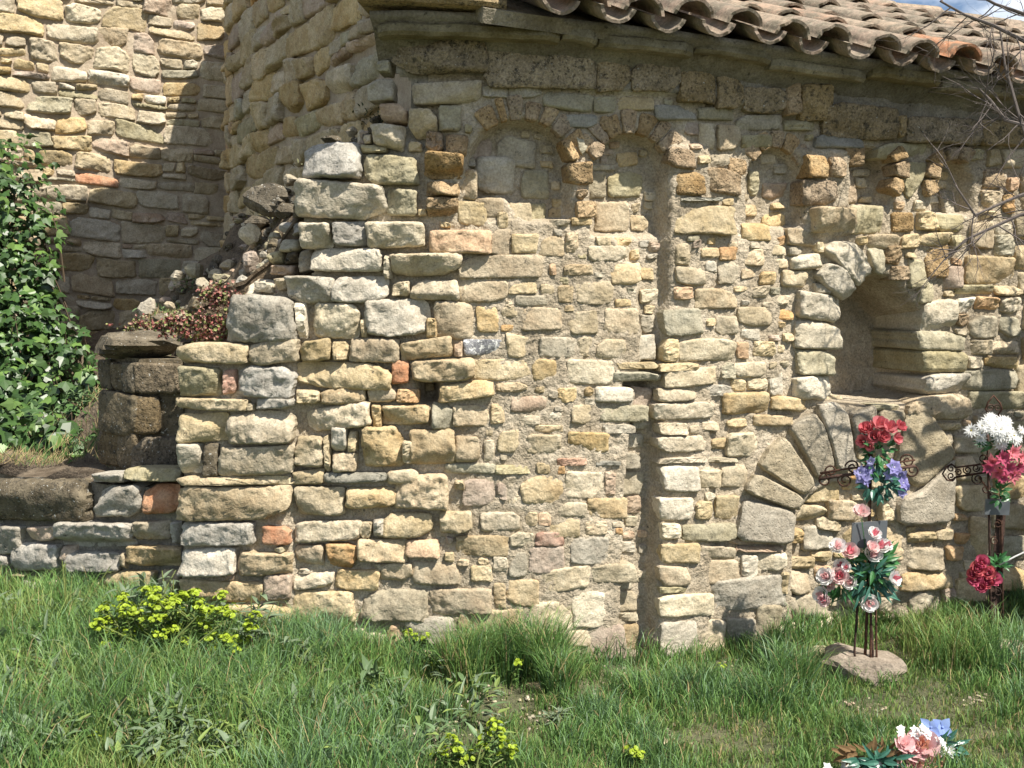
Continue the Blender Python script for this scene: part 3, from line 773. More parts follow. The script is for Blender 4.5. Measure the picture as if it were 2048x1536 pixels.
# ------------------------------------------------------------------ roof
ED = np.array([0.928, 0.371, 0.0]); ED /= np.linalg.norm(ED)
BETA = math.radians(24.5)
AD = np.array([-ED[1] * math.cos(BETA), ED[0] * math.cos(BETA), math.sin(BETA)])
ND = np.cross(ED, AD)
EO = np.array([-0.02, 4.13, 2.80])
RUN = 2.22
tile_m, nt, bs = new_mat("old_clay_tile")
L = nt.links.new
geo = N(nt, "ShaderNodeNewGeometry"); oi = N(nt, "ShaderNodeObjectInfo")
n1 = N(nt, "ShaderNodeTexNoise", Scale=14.0, Detail=5.0, Roughness=0.65); L(geo.outputs["Position"], n1.inputs["Vector"])
n2 = N(nt, "ShaderNodeTexNoise", Scale=70.0, Detail=4.0, Roughness=0.7); L(geo.outputs["Position"], n2.inputs["Vector"])
rr = nt.nodes.new("ShaderNodeValToRGB")
els = rr.color_ramp.elements
els[0].position = 0.0; els[0].color = (0.26, 0.20, 0.15, 1); els[1].position = 1.0; els[1].color = (0.42, 0.19, 0.095, 1)
for p, c in ((0.3, (0.30, 0.225, 0.17, 1)), (0.55, (0.27, 0.22, 0.17, 1)), (0.8, (0.36, 0.275, 0.20, 1)), (0.96, (0.37, 0.245, 0.175, 1))):
    e = els.new(p); e.color = c
L(oi.outputs["Random"], rr.inputs[0])
lr = ramp(nt, n1.outputs["Fac"], 0.40, (0, 0, 0), 0.60, (0.9,) * 3)
c1 = mixrgb(nt, lr.outputs[0], rr.outputs[0], (0.155, 0.135, 0.10))
wr = ramp(nt, n2.outputs["Fac"], 0.58, (0, 0, 0), 0.66, (0.55,) * 3)
c2 = mixrgb(nt, wr.outputs[0], c1.outputs[0], (0.40, 0.37, 0.28))
dr = ramp(nt, n2.outputs["Fac"], 0.32, (0.6,) * 3, 0.46, (1.0,) * 3)
c3 = mixrgb(nt, 1.0, c2.outputs[0], dr.outputs[0], 'MULTIPLY')
L(c3.outputs[0], bs.inputs["Base Color"])
bp = N(nt, "ShaderNodeBump", Strength=0.8, Distance=0.006); L(n2.outputs["Fac"], bp.inputs["Height"]); L(bp.outputs[0], bs.inputs["Normal"])
bs.inputs["Roughness"].default_value = 0.9; bs.inputs["Specular IOR Level"].default_value = 0.2
def tile_mesh(name, length, r0, r1, th, up, seed):
    """half barrel along +Y, lower end at y=0; up=1 convex cover, up=-1 channel"""
    rr_ = random.Random(seed)
    seg = 12; ln = 4
    v = []; f = []
    ang = [math.radians(8 + 164 * i / seg) for i in range(seg + 1)]
    wob = [rr_.uniform(-0.003, 0.003) for _ in ang]
    for layer in (0, 1):
        for j in range(ln + 1):
            t = j / ln
            r = r0 + (r1 - r0) * t - (th if layer else 0)
            for i, a in enumerate(ang):
                yy = t * length + (wob[i] * 2 if j == 0 else 0)
                v.append((r * math.cos(a), yy, up * (r * math.sin(a) * 0.86 + wob[i])))
    nL = (seg + 1) * (ln + 1)
    for j in range(ln):
        for i in range(seg):
            a, b, c, d = j * (seg + 1) + i, j * (seg + 1) + i + 1, (j + 1) * (seg + 1) + i + 1, (j + 1) * (seg + 1) + i
            f.append((a, b, c, d)); f.append((nL + d, nL + c, nL + b, nL + a))
    for i in range(seg):
        f.append((i, nL + i, nL + i + 1, i + 1))
        e = ln * (seg + 1)
        f.append((e + i + 1, nL + e + i + 1, nL + e + i, e + i))
    for j in range(ln):
        for i in (0, seg):
            a, b = j * (seg + 1) + i, (j + 1) * (seg + 1) + i
            f.append((a, b, nL + b, nL + a))
    me = bpy.data.meshes.new(name)
    me.from_pydata(v, [], f)
    me.materials.append(tile_m)
    me.polygons.foreach_set("use_smooth", np.array([len(set(i < nL for i in q)) == 1 for q in f]))
    me.update()
    return me
covers = [tile_mesh("cover_tile", 0.45, 0.098 + 0.004 * (i - 1), 0.078, 0.015, 1, i) for i in range(3)]
pans = [tile_mesh("channel_tile", 0.45, 0.085, 0.098, 0.015, -1, 10 + i) for i in range(2)]
# bed under the tiles
bed = Geo()
def roof_pt(s, t, n=0.0): return EO + ED * s + AD * t + ND * n
bed.add([roof_pt(-0.1, 0.1, -0.05), roof_pt(5.2, 0.1, -0.05), roof_pt(5.2, RUN, -0.05), roof_pt(-0.1, RUN, -0.05),
         roof_pt(-0.1, 0.1, -0.11), roof_pt(5.2, 0.1, -0.11), roof_pt(5.2, RUN, -0.11), roof_pt(-0.1, RUN, -0.11)],
        [(0, 1, 2, 3), (7, 6, 5, 4), (0, 4, 5, 1), (1, 5, 6, 2), (2, 6, 7, 3), (3, 7, 4, 0)])
AD2 = np.array([-AD[0], -AD[1], AD[2]]); R0 = roof_pt(-0.1, RUN, -0.05); R1 = roof_pt(5.2, RUN, -0.05)
back_d = np.array([AD[0], AD[1], -AD[2]])
bed.add([R0, R1, R1 + back_d * 2.5, R0 + back_d * 2.5], [(0, 1, 2, 3)])
roof = bed.build("roof", MORTAR_GREY, chapel, EO)
rt = random.Random(5)
PITCHC = 0.25
def put_tile(me, s, t, lift, name, tilt=0.0, sideways=0.0):
    o = bpy.data.objects.new(name, me)
    COL.objects.link(o)
    p = roof_pt(s, t, lift)
    e, a, n = Vector(ED), Vector(AD), Vector(ND)
    a2 = (a * math.cos(tilt) - n * math.sin(tilt)).normalized()
    a2 = (a2 + e * sideways).normalized()
    n2 = e.cross(a2).normalized(); e2 = a2.cross(n2)
    mw = Matrix(((e2.x, a2.x, n2.x), (e2.y, a2.y, n2.y), (e2.z, a2.z, n2.z))).to_4x4()
    o.parent = roof
    mw.translation = Vector(p) - world_loc(roof)
    o.matrix_basis = mw
    return o
for cix in range(20):
    s = 0.06 + PITCHC * cix
    s_j = rt.uniform(-0.012, 0.012)
    sag = rt.uniform(-0.012, 0.012)
    for row in range(6):
        t = row * 0.365 + (rt.uniform(-0.03, 0.02)) 
        put_tile(rt.choice(pans), s + PITCHC / 2 + s_j, t - 0.02 + (0.0 if row else rt.uniform(-0.015, 0.015)), 0.045 + sag, "channel_tile", 0.03, rt.uniform(-0.02, 0.02))
        put_tile(rt.choice(covers), s + s_j + rt.uniform(-0.006, 0.006), t + (0 if row else rt.uniform(-0.03, 0.015)), 0.022 + sag + rt.uniform(-0.004, 0.006), "cover_tile", 0.035, rt.uniform(-0.03, 0.03))
# ridge tiles laid along the top
for k in range(12):
    o = bpy.data.objects.new("ridge_tile", rt.choice(covers)); COL.objects.link(o)
    e, a = Vector(ED), Vector((-ED[1], ED[0], 0)); n = Vector((0, 0, 1))
    mw = Matrix(((a.x, -e.x, n.x), (a.y, -e.y, n.y), (a.z, -e.z, n.z))).to_4x4()
    o.parent = roof
    mw.translation = Vector(roof_pt(0.35 + 0.41 * k + 0.42, RUN, 0.02 + rt.uniform(-0.008, 0.008))) - world_loc(roof)
    o.matrix_basis = mw @ Matrix.Rotation(rt.uniform(-0.03, 0.03), 4, 'X')
# eaves slabs on a mortar fillet
fil = Geo()
fx = np.arange(-0.62, 4.6, 0.06)
prof = [(-0.06, 2.60), (0.03, 2.655), (0.10, 2.74), (0.19, 2.775), (0.2, 2.80), (-0.3, 2.84)]
vv = []
for x in fx:
    for dn, z in prof:
        p = np.array([x, W(x), z]) + Wn(np.array([x]))[0] * (dn + 0.02 * noise.noise(Vector((x * 6, z * 9, 0))))
        vv.append(p)
k = len(prof)
ff = [(i * k + j, (i + 1) * k + j, (i + 1) * k + j + 1, i * k + j + 1) for i in range(len(fx) - 1) for j in range(k - 1)]
fil.add(vv, ff)
cornice = fil.build("cornice", MORTAR_GREY, chapel, (0.8, 4.9, 2.7), True)
def slab_geo(x0, x1, z0, z1, out, seed, tilt=0.0, inn=0.25):
    r = random.Random(seed); n = max(4, int((x1 - x0) / 0.05))
    v = []; f = []
    for i in range(n + 1):
        x = x0 + (x1 - x0) * i / n
        o_ = out + 0.018 * noise.noise(Vector((x * 7, seed, 0))) - (0.03 if i in (0, n) else 0)
        zz = tilt * (i / n - 0.5)
        dz = 0.006 * noise.noise(Vector((x * 9, seed, 5)))
        nrm = Wn(np.array([x]))[0]; b = np.array([x, float(W(x)), 0])
        for dn, z in ((-inn, z1), (o_ - 0.015, z1 + dz), (o_, z1 - 0.01 + dz), (o_ + 0.004, z0 + 0.014), (o_ - 0.012, z0 + dz), (-inn, z0 + 0.02)):
            p = b + nrm * dn; v.append((p[0], p[1], z + zz))
    for i in range(n):
        for j in range(6):
            j2 = (j + 1) % 6
            f.append((i * 6 + j, i * 6 + j2, (i + 1) * 6 + j2, (i + 1) * 6 + j))
    f.append(tuple(range(6))[::-1]); f.append(tuple(n * 6 + j for j in range(6)))
    return v, f
SLAB = stone_mat('eaves_slab', (0.20, 0.17, 0.10), (0.31, 0.27, 0.175), patch=0.2, lichen=0.2, strata=0.3)
EDGES = [-0.60, 0.14, 0.29, 0.72, 1.10, 1.62, 2.02, 2.5, 3.1, 3.7, 4.4]
for i in range(len(EDGES) - 1):
    z0 = 2.715 + (0.012 if i % 2 else -0.006) + rt.uniform(-0.006, 0.006)
    v, f = slab_geo(EDGES[i] + 0.006, EDGES[i + 1] - 0.006, z0, z0 + 0.05 + rt.uniform(0, 0.012), 0.175 + rt.uniform(-0.02, 0.025), i, rt.uniform(-0.012, 0.012))
    mesh_obj("slab", v, f, SLAB, cornice, (EDGES[i], 4.6, z0))
v, f = slab_geo(-0.66, -0.09, 2.815, 2.875, 0.28, 77, -0.02, 0.5)
mesh_obj("slab", v, f, M['T'], cornice, (-0.4, 4.4, 2.8))

# ------------------------------------------------------------------ terrace and rubble mound behind the broken corner
CTRL = [(0, 955, 5.55), (120, 950, 5.5), (250, 945, 5.3), (350, 940, 5.1), (0, 905, 6.3), (130, 890, 6.3), (250, 850, 6.2), (-150, 940, 5.8), (-200, 800, 7.5), (60, 730, 7.9), (150, 700, 8.1), (260, 655, 7.9), (-60, 760, 7.6),
        (300, 620, 6.2), (330, 640, 5.7), (400, 560, 6.6), (410, 620, 5.4), (455, 500, 6.9), (470, 560, 5.8), (395, 690, 4.95), (470, 660, 4.9), (520, 560, 5.15), (545, 450, 5.6), (580, 420, 5.3), (600, 500, 4.95),
        (640, 330, 5.2), (630, 380, 4.95), (720, 270, 5.1), (760, 262, 4.9), (800, 240, 4.95), (560, 380, 5.9), (500, 430, 6.6), (700, 290, 4.85), (612, 372, 4.72), (604, 545, 4.72), (650, 322, 4.72), (560, 555, 4.76), (500, 600, 4.78), (560, 480, 5.0)]
CP = np.array([at(a, b, d) for a, b, d in CTRL])
tx = np.arange(-6.2, -0.28, 0.045); tys = np.arange(4.55, 8.7, 0.045)
TX, TY = np.meshgrid(tx, tys)
d2 = (TX[..., None] - CP[:, 0]) ** 2 + (TY[..., None] - CP[:, 1]) ** 2 + 0.004
wgt = 1 / d2 ** 1.6
TZ = (wgt * CP[:, 2]).sum(-1) / wgt.sum(-1)
tn = pn(TX * 5, TY * 5) + 0.5 * pn(TX * 13, TY * 13, 4)
TZ = TZ + 0.035 * tn
TZ = np.where((TX < -1.52) & (TY < W(TX) + 0.5), np.minimum(TZ, 0.635 + 0.3 * np.clip(TX + 1.9, 0, 1)), TZ)
lim = W(TX) + np.where(TX < -1.52, 0.18, 0.10)
ok = TY > lim
cell = ok[:-1, :-1] & ok[1:, 1:] & ok[1:, :-1] & ok[:-1, 1:]
ii = np.arange(TX.size).reshape(TX.shape)
fc = np.stack([ii[:-1, :-1], ii[:-1, 1:], ii[1:, 1:], ii[1:, :-1]], -1)[cell]
used, inv = np.unique(fc.ravel(), return_inverse=True)
tv = np.stack([TX, TY, TZ], -1).reshape(-1, 3)[used]; tf = inv.reshape(-1, 4).tolist()
lo_v = len(tv); extra = []; edge = []
cols = [(np.where(ok[:, c])[0][0]) for c in range(TX.shape[1])]
mp = {int(u_): i_ for i_, u_ in enumerate(used)}
for c in range(TX.shape[1]):
    p = np.array([TX[cols[c], c], TY[cols[c], c] + 0.01, TZ[cols[c], c] + 0.02])
    extra.append(p); extra.append(p - np.array([0, -0.03, 0.9]))
for c in range(TX.shape[1] - 1):
    k = lo_v + 2 * c
    tf.append([k, k + 2, k + 3, k + 1])
terrace = tag(mesh_obj("terrace", np.concatenate([tv, np.array(extra)]), tf, SOIL, smooth=True), kind="structure")
def tz(x, y):
    d = (x - CP[:, 0]) ** 2 + (y - CP[:, 1]) ** 2 + 0.004
    w_ = 1 / d ** 1.6
    return float((w_ * CP[:, 2]).sum() / w_.sum())
# rubble lying in the broken core
RUB = [(490, 370, 592, 430, 5.25, 'd'), (475, 449, 521, 494, 5.35, 'w'), (482, 496, 523, 541, 5.2, 'q'), (519, 535, 590, 552, 5.0, 'k'), (497, 549, 562, 590, 4.95, 'c'), (363, 590, 457, 646, 5.25, 'd'),
       (275, 596, 317, 632, 5.7, 'w'), (368, 527, 415, 557, 6.3, 'k'), (335, 541, 375, 565, 6.3, 'g'), (387, 557, 427, 585, 6.0, 'g'), (484, 433, 540, 458, 5.5, 'd'), (542, 434, 572, 468, 5.3, 'd'),
       (540, 464, 570, 496, 5.2, 'k'), (590, 496, 622, 548, 4.95, 'g'), (440, 520, 476, 545, 6.0, 'g'), (420, 545, 470, 580, 5.8, 'k'), (560, 505, 592, 530, 5.1, 'q'), (330, 600, 352, 622, 5.5, 'c'),
       (640, 270, 680, 290, 5.1, 'd'), (560, 440, 600, 470, 4.85, 'G'), (575, 470, 612, 502, 4.8, 'k'), (528, 480, 566, 520, 4.95, 'd'), (560, 500, 600, 540, 4.8, 'q'), (520, 515, 560, 545, 4.9, 'G'), (600, 505, 622, 548, 4.75, 'g'), (572, 535, 612, 556, 4.74, 'c'), (545, 405, 600, 440, 4.95, 'd'), (470, 545, 500, 580, 5.0, 'G'), (440, 580, 476, 612, 5.0, 'k'), (300, 628, 345, 650, 5.4, 'd'), (450, 560, 480, 585, 5.1, 'd'), (690, 255, 715, 275, 5.1, 'g'), (560, 350, 600, 372, 5.4, 'g'), (715, 262, 732, 290, 4.95, 'w'), (735, 232, 770, 252, 5.0, 'd')]
mound = tag(empty("rubble_heap", (-1.2, 5.3, 1.6)), "heap of grey and pale rubble on the broken corner behind the chapel face", "rubble")
for i, (x0, y0, x1, y1, d, k) in enumerate(RUB):
    c = at((x0 + x1) / 2, (y0 + y1) / 2, d)
    w_ = (x1 - x0) / FPX * d / 2; h_ = (y1 - y0) / FPX * d / 2
    v, f = rock_geo(c, w_ * 1.1, max(w_, h_) * 0.9, h_ * 1.15, i + 3, rot=random.uniform(-0.4, 0.4))
    mesh_obj("stone", v, f, M[k], mound, c)
BROKEN = """545 472 590 502 k;575 440 602 470 G;530 528 578 553 q;590 497 621 547 g;552 504 588 527 d;528 498 550 525 k;600 442 618 490 d;575 400 600 436 d;486 556 540 598 c;540 556 574 590 G;430 622 470 660 d;474 610 500 640 k"""
for (x0, y0, x1, y1, kk, sl, pr) in parse(BROKEN):
    o = box_outline(x0, y0, x1, y1, RNG.normal(0, 4), warp=0.25)
    V, f, org, size = stone_geo(o, wall_surf, 0.05, -0.10, unit=0.0023, depth=0.12, rough=1.3)
    mesh_obj("stone", V, f, M[kk], mound, org)
peb = Geo()
for i in range(900):
    x = random.uniform(-2.3, -0.5); y = random.uniform(4.75, 6.6)
    if y < W(x) + 0.12 or tz(x, y) < 0.9 or (x < -1.55 and y < 5.55): continue
    r = random.uniform(0.010, 0.055)
    v, f = rock_geo((x, y, tz(x, y) + r * 0.35), r, r * random.uniform(0.7, 1.1), r * random.uniform(0.5, 0.9), i + 200, random.uniform(0, 3), 8, 5)
    peb.add(v, f, random.choice([0, 1, 2, 2, 2, 3]))
tag(peb.build("small_stones", [M['g'], M['k'], M['d'], M['q']], mound, (-1.2, 5.3, 1.6)), kind="stuff")

# ------------------------------------------------------------------ generic rubble walls (plan curve + courses)
class PlanWall:
    def __init__(s, pts, win=25):
        pts = np.array(pts, float)
        seg = np.concatenate([[0], np.cumsum(np.hypot(*np.diff(pts, axis=0).T))])
        t = np.linspace(0, seg[-1], 600)
        x = np.interp(t, seg, pts[:, 0]); y = np.interp(t, seg, pts[:, 1])
        if win > 1:
            k = np.ones(win) / win
            xp = np.convolve(np.pad(x, win, 'reflect', reflect_type='odd'), k, 'same')[win:-win]
            yp = np.convolve(np.pad(y, win, 'reflect', reflect_type='odd'), k, 'same')[win:-win]
            x, y = xp, yp
        s.t = np.concatenate([[0], np.cumsum(np.hypot(np.diff(x), np.diff(y)))]); s.x = x; s.y = y; s.L = s.t[-1]
        s.dx = np.gradient(x, s.t); s.dy = np.gradient(y, s.t)
    def surf(s, u, z):
        u = np.asarray(u, float)
        x = np.interp(u, s.t, s.x); y = np.interp(u, s.t, s.y); dx = np.interp(u, s.t, s.dx); dy = np.interp(u, s.t, s.dy)
        l = np.hypot(dx, dy)
        return np.stack([x, y, np.asarray(z, float)], -1), np.stack([-dy / l, dx / l, np.zeros_like(l)], -1)
def solid_wall(pw, name, zbot, ztop, thick, mat, parent, origin, step=0.03, amp=0.008, flip=False):
    """front face with relief, top and back"""
    us = np.arange(0, pw.L, step); nzs = 90
    v = []; 
    P0 = []
    for u in us:
        zt = ztop(u) if callable(ztop) else ztop
        zz = np.linspace(zbot, zt, nzs)
        P, n = pw.surf(np.full(nzs, u), zz)
        sgn = -1 if flip else 1
        d = amp * (pn(u * 9, zz * 9, 1) + 0.6 * pn(u * 25, zz * 25, 2))
        v.append(P + n * sgn * d[:, None])
        v.append((P[-1] - n[-1] * sgn * thick)[None]); v.append((P[0] - n[0] * sgn * thick)[None])
    k = nzs + 2
    v = np.concatenate(v)
    f = []
    for i in range(len(us) - 1):
        for j in range(k):
            j2 = (j + 1) % k
            f.append((i * k + j, (i + 1) * k + j, (i + 1) * k + j2, i * k + j2))
    f.append(tuple(range(k))[::-1]); f.append(tuple((len(us) - 1) * k + j for j in range(k)))
    return mesh_obj(name, v, f, mat, parent, origin, False)
def courses(u0, u1, z0, z1, hr, wr, thin=0.25):
    z = z0; out = []
    while z < z1:
        h = random.uniform(*hr)
        u = u0 + random.uniform(-0.1, 0)
        while u < u1:
            w_ = random.uniform(*wr) * (0.7 + h / hr[1])
            q = random.random()
            if q < thin and h > 0.09:
                sp = random.uniform(0.35, 0.65)
                out.append((u, z, u + w_, z + h * sp)); 
                w2 = w_ * random.uniform(0.35, 0.65)
                out.append((u, z + h * sp, u + w2, z + h)); out.append((u + w2, z + h * sp, u + w_, z + h))
            else:
                out.append((u, z + random.uniform(-0.012, 0.01), u + w_, z + h * random.uniform(0.85, 1.1)))
            u += w_
        z += h
    return out
def face_stones(pw, parent, body, rects, hgt, weights, vis, gap=0.005, flip=False, maxn=300, unit=1.0):
    lst = []
    def sf(a, b):
        wob = 0.014 * np.sin(a * 3.1 + 1) + 0.009 * np.sin(a * 7.7 + b * 2)
        P, n = pw.surf(a, b + wob)
        return P, (-n if flip else n)
    for (u0, z0, u1, z1) in rects:
        c, _ = sf(np.array([(u0 + u1) / 2]), np.array([(z0 + z1) / 2]))
        qx, qy = project(c[0])
        if not vis(qx, qy): continue
        g = gap * random.uniform(0.5, 1.5)
        if u1 - u0 < 3 * g or z1 - z0 < 3 * g: continue
        o = box_outline(u0 + g / 2, z0 + g / 2, u1 - g / 2, z1 - g / 2, RNG.normal(0, 0.010), m=18, warp=0.18)
        V, f, org, size = stone_geo(o, sf, hgt * random.uniform(0.6, 1.4), 0, depth=0.05, unit=unit)
        lst.append(((u1 - u0) * (z1 - z0), V, f, org, random.choices(list(weights.keys()), list(weights.values()))[0]))
    lst.sort(key=lambda t: -t[0])
    for a, V, f, org, k in lst[:maxn]: mesh_obj("stone", V, f, M[k], body, org)
    if len(lst) > maxn:
        g = Geo(); ks = list(weights.keys())
        for a, V, f, org, k in lst[maxn:]: g.add(V, f, ks.index(k))
        tag(g.build("small_stones", [M[k] for k in ks], body, lst[0][3]), kind="stuff")
# steep shaded wall behind the corner
shade = PlanWall([(-0.40, 4.66), (-0.62, 5.02), (-1.2, 5.97), (-1.78, 6.95), (-2.13, 7.6), (-2.26, 7.95), (-2.27, 8.35), (-2.2, 8.8)], 41)
def shade_top(u): return float(np.interp(u, [0, .72, 1.62, 2.48, 3.08, 3.66, 3.83, 4.2], [9.3, 8.48, 7.2, 5.95, 5.11, 4.33, 4.5, 4.37]))  # unseen wall top, its slope shaped to cast the back wall's diagonal shadow
sw = tag(empty("curved_wall", (-1.3, 6.3, 0)), "shaded rubble stone wall curving away behind the broken chapel corner", "wall")
sbody = solid_wall(shade, "wall", 0.9, shade_top, 0.45, MORTAR_BACK, sw, (-1.3, 6.3, 0))
face_stones(shade, sw, sbody, courses(0.0, shade.L - 0.4, 1.3, 4.3, (0.14, 0.21), (0.16, 0.30), 0.06), 0.04, {'c': 4, 'y': 5, 'q': 1.5, 'o': 0.6, 'k': 0.5},
            lambda x, y: 425 < x < 800 and -40 < y < 560)
# back wall
BW0 = np.array([-4.08, 8.0]); BWD = np.array([0.914, 0.406])
bwall = PlanWall([tuple(BW0 + BWD * 2.6), tuple(BW0 + BWD * -2.6)], 1)
bw = tag(empty("back_wall", (-3.3, 8.4, 0)), "sunlit rubble wall at left with a big diagonal shadow across it", "wall")
bbody = solid_wall(bwall, "wall", 0.3, 5.2, 0.5, MORTAR_BACK, bw, (-3.3, 8.4, 0), flip=False)
face_stones(bwall, bw, bbody, courses(0.3, 5.0, 1.0, 4.2, (0.10, 0.19), (0.13, 0.26), 0.22), 0.03, {'c': 8, 'y': 2, 'w': 3, 'q': 1, 'r': 0.12, 'k': 1},
            lambda x, y: -420 < x < 460 and -60 < y < 800, gap=0.011)

# ------------------------------------------------------------------ low ruined wall at far left
low = tag(empty("low_wall", (-2.1, 4.9, 0)), "low ruined grey stone wall holding up the terrace at far left", "wall")
LB = 0.10
def low_surf(a, b):
    x, z = px_wall(a, b, LB)
    return np.stack([x, W(x) + LB, z], -1), Wn(x)
xs = np.arange(-4.0, -1.5, 0.025); zs = np.linspace(-0.1, 0.70, 34)
v = []
for x in xs:
    top = 0.66 + 0.05 * noise.noise(Vector((x * 3, 0, 0)))
    n_ = Wn(np.array([x]))[0]
    for z in zs:
        zz = min(z, top)
        p = np.array([x, float(W(x)) + LB, zz]) + n_ * (0.012 * noise.noise(Vector((x * 12, z * 12, 6))) - 0.012)
        v.append(p)
    v.append(np.array([x, float(W(x)) + LB + 0.5, top + 0.03]))
k = len(zs) + 1
f = [(i * k + j, (i + 1) * k + j, (i + 1) * k + j + 1, i * k + j + 1) for i in range(len(xs) - 1) for j in range(k - 1)]
lbody = mesh_obj("wall", v, f, [MORTAR_GREY, SOIL], low, (-2.1, 4.9, 0), True, [1 if j == k - 2 else 0 for i in range(len(xs) - 1) for j in range(k - 1)])
LOW = """-60 957 186 1045 d 0 2;200 968 290 1035 G 0 1.5;293 965 368 1028 r;-10 1050 50 1107 G;-40 1107 25 1153 G;27 1085 125 1140 G 0 1.4;128 1040 270 1095 G 0 1.6;273 1040 343 1080 c;130 1087 157 1127 q;144 1101 243 1142 G 0 1.3
260 1090 367 1133 y;-30 1150 92 1218 G 0 1.5;95 1158 173 1207 c;213 1138 312 1180 c;347 1040 368 1087 G;177 1200 222 1243 w;255 935 360 962 k;185 945 250 966 G;60 1050 124 1080 q;30 1142 60 1152 k;176 1150 208 1195 c;318 1140 366 1185 y;228 1186 300 1225 c;100 1212 170 1240 c;310 1190 366 1235 k;-90 1220 -10 1260 G;0 1222 90 1255 k;246 1104 258 1140 c""" + "".join(";%d %d %d %d %s" % (x, y, x + w, y + h - 4, k) for x, y, w, h, k in [(-380, 960, 150, 70, 'G'), (-225, 965, 160, 75, 'G'), (-380, 1035, 110, 60, 'k'), (-265, 1042, 130, 62, 'G'), (-130, 1048, 115, 56, 'c'), (-380, 1098, 160, 60, 'G'), (-215, 1108, 90, 56, 'q'), (-120, 1108, 76, 50, 'G'), (-380, 1162, 120, 62, 'c'), (-255, 1168, 140, 58, 'G'), (-110, 1165, 76, 55, 'k'), (-380, 1228, 140, 50, 'G'), (-235, 1230, 140, 48, 'G')])
for (x0, y0, x1, y1, kk, sl, pr) in parse(LOW):
    o = box_outline(x0 + 1, y0 + 1, x1 - 1, y1 - 1, sl, m=26)
    V, f, org, size = stone_geo(o, low_surf, 0.035 * pr, 0.0, unit=0.0024, depth=0.1)
    mesh_obj("stone", V, f, M[kk], lbody, org)

# ------------------------------------------------------------------ tufa pillar stump beside the corner
pil = tag(empty("pillar_stump", (-2.0, 5.15, 0.62)), "dark porous stone pillar stump, four courses high, beside the chapel corner", "pillar")
corner = np.array([at(265, 860, 5.0)[0], 5.0])
dF = np.array([0.97, -0.03]); dL = np.array([-0.80, 0.60])
def pil_block(d, u0, u1, z0, z1, k, sink=0.0, hp=0.03):
    n_ = np.array([d[1], -d[0], 0]) if d is dF else np.array([-d[1], d[0], 0])
    if n_[1] > 0: n_ = -n_
    n_ = n_ / np.linalg.norm(n_)
    def sf(a, b):
        P = np.stack([corner[0] + d[0] * a, corner[1] + d[1] * a, b], -1)
        return P, np.tile(n_, (len(np.atleast_1d(a)), 1))
    o = box_outline(u0, z0, u1, z1, 0, m=26, warp=0.05)
    V, f, org, size = stone_geo(o, sf, hp, -hp - sink, depth=0.16, unit=1.0, rough=0.4)
    mesh_obj("block", V, f, M[k], pil, org)
def zpx(px, py, d): return at(px, py, d)[2]
zc = [zpx(265, y, 5.0) for y in (942, 874, 866, 792, 786, 726, 718, 664)]
pil_block(dF, 0.0, 0.23, zc[0], zc[1], 'D'); pil_block(dL, 0.0, 0.15, zc[0], zc[1] + 0.02, 'D'); pil_block(dL, 0.155, 0.33, zc[0], zc[1] + 0.02, 'D', 0.01)
pil_block(dF, -0.01, 0.13, zc[2], zc[3], 'D'); pil_block(dF, 0.14, 0.24, zc[2], zc[3], 'k', 0.06); pil_block(dL, -0.01, 0.30, zc[2] - 0.02, zc[3], 'd', -0.01)
pil_block(dF, 0.0, 0.24, zc[4], zc[5], 'D', -0.005); pil_block(dL, 0.0, 0.10, zc[4], zc[5], 'd'); pil_block(dL, 0.105, 0.22, zc[4], zc[5] - 0.01, 'D', 0.012); pil_block(dL, 0.225, 0.34, zc[4], zc[5], 'd', 0.01)
v, f = rock_geo((corner[0] - 0.06, corner[1] + 0.16, (zc[6] + zc[7]) / 2), 0.25, 0.2, 0.085, 91, 0.1, 18, 10)
mesh_obj("block", v, f, M['d'], pil, (corner[0], 5.1, zc[6]))
core = Geo()
z0, z1 = zc[0] - 0.03, zc[6]
cpts = [corner + dF * 0.02 + np.array([0.0, 0.04]), corner + dF * 0.28 + np.array([0, 0.05]), corner + np.array([0.28, 0.4]), corner + np.array([-0.2, 0.5]), corner + dL * 0.33 + np.array([0.05, 0.03])]
core.add([(p[0], p[1], z) for z in (z0, z1) for p in cpts], [(0, 1, 6, 5), (1, 2, 7, 6), (2, 3, 8, 7), (3, 4, 9, 8), (4, 0, 5, 9), (5, 6, 7, 8, 9)])
core.build("core", M['d'], pil, (corner[0], 5.1, z0))
#NEXT
# ------------------------------------------------------------------ grass
GREENS = [plain_mat("grass_a", (0.115, 0.22, 0.055), 0.55, 0.35, 0.35, 0.3, scale=3.0), plain_mat("grass_b", (0.14, 0.25, 0.075), 0.5, 0.4, 0.35, 0.3, scale=3.0),
          plain_mat("grass_blue", (0.12, 0.21, 0.10), 0.5, 0.45, 0.3, 0.25, scale=3.0), plain_mat("grass_yellow", (0.20, 0.27, 0.075), 0.6, 0.3, 0.3, 0.3, scale=3.0), plain_mat("grass_dry", (0.30, 0.235, 0.12), 0.8, 0.2, 0.35, 0.2, scale=3.0)]
BARE = [(850, 1495, 90, 45), (1010, 1395, 75, 38), (1160, 1385, 60, 25), (1720, 1412, 60, 18), (1250, 1350, 60, 25), (1440, 1345, 90, 22), (1330, 1480, 30, 20), (30, 1390, 40, 22), (930, 1470, 80, 35), (1560, 1325, 60, 18), (1090, 1440, 50, 20), (1960, 1400, 40, 15), (760, 1440, 40, 20)]
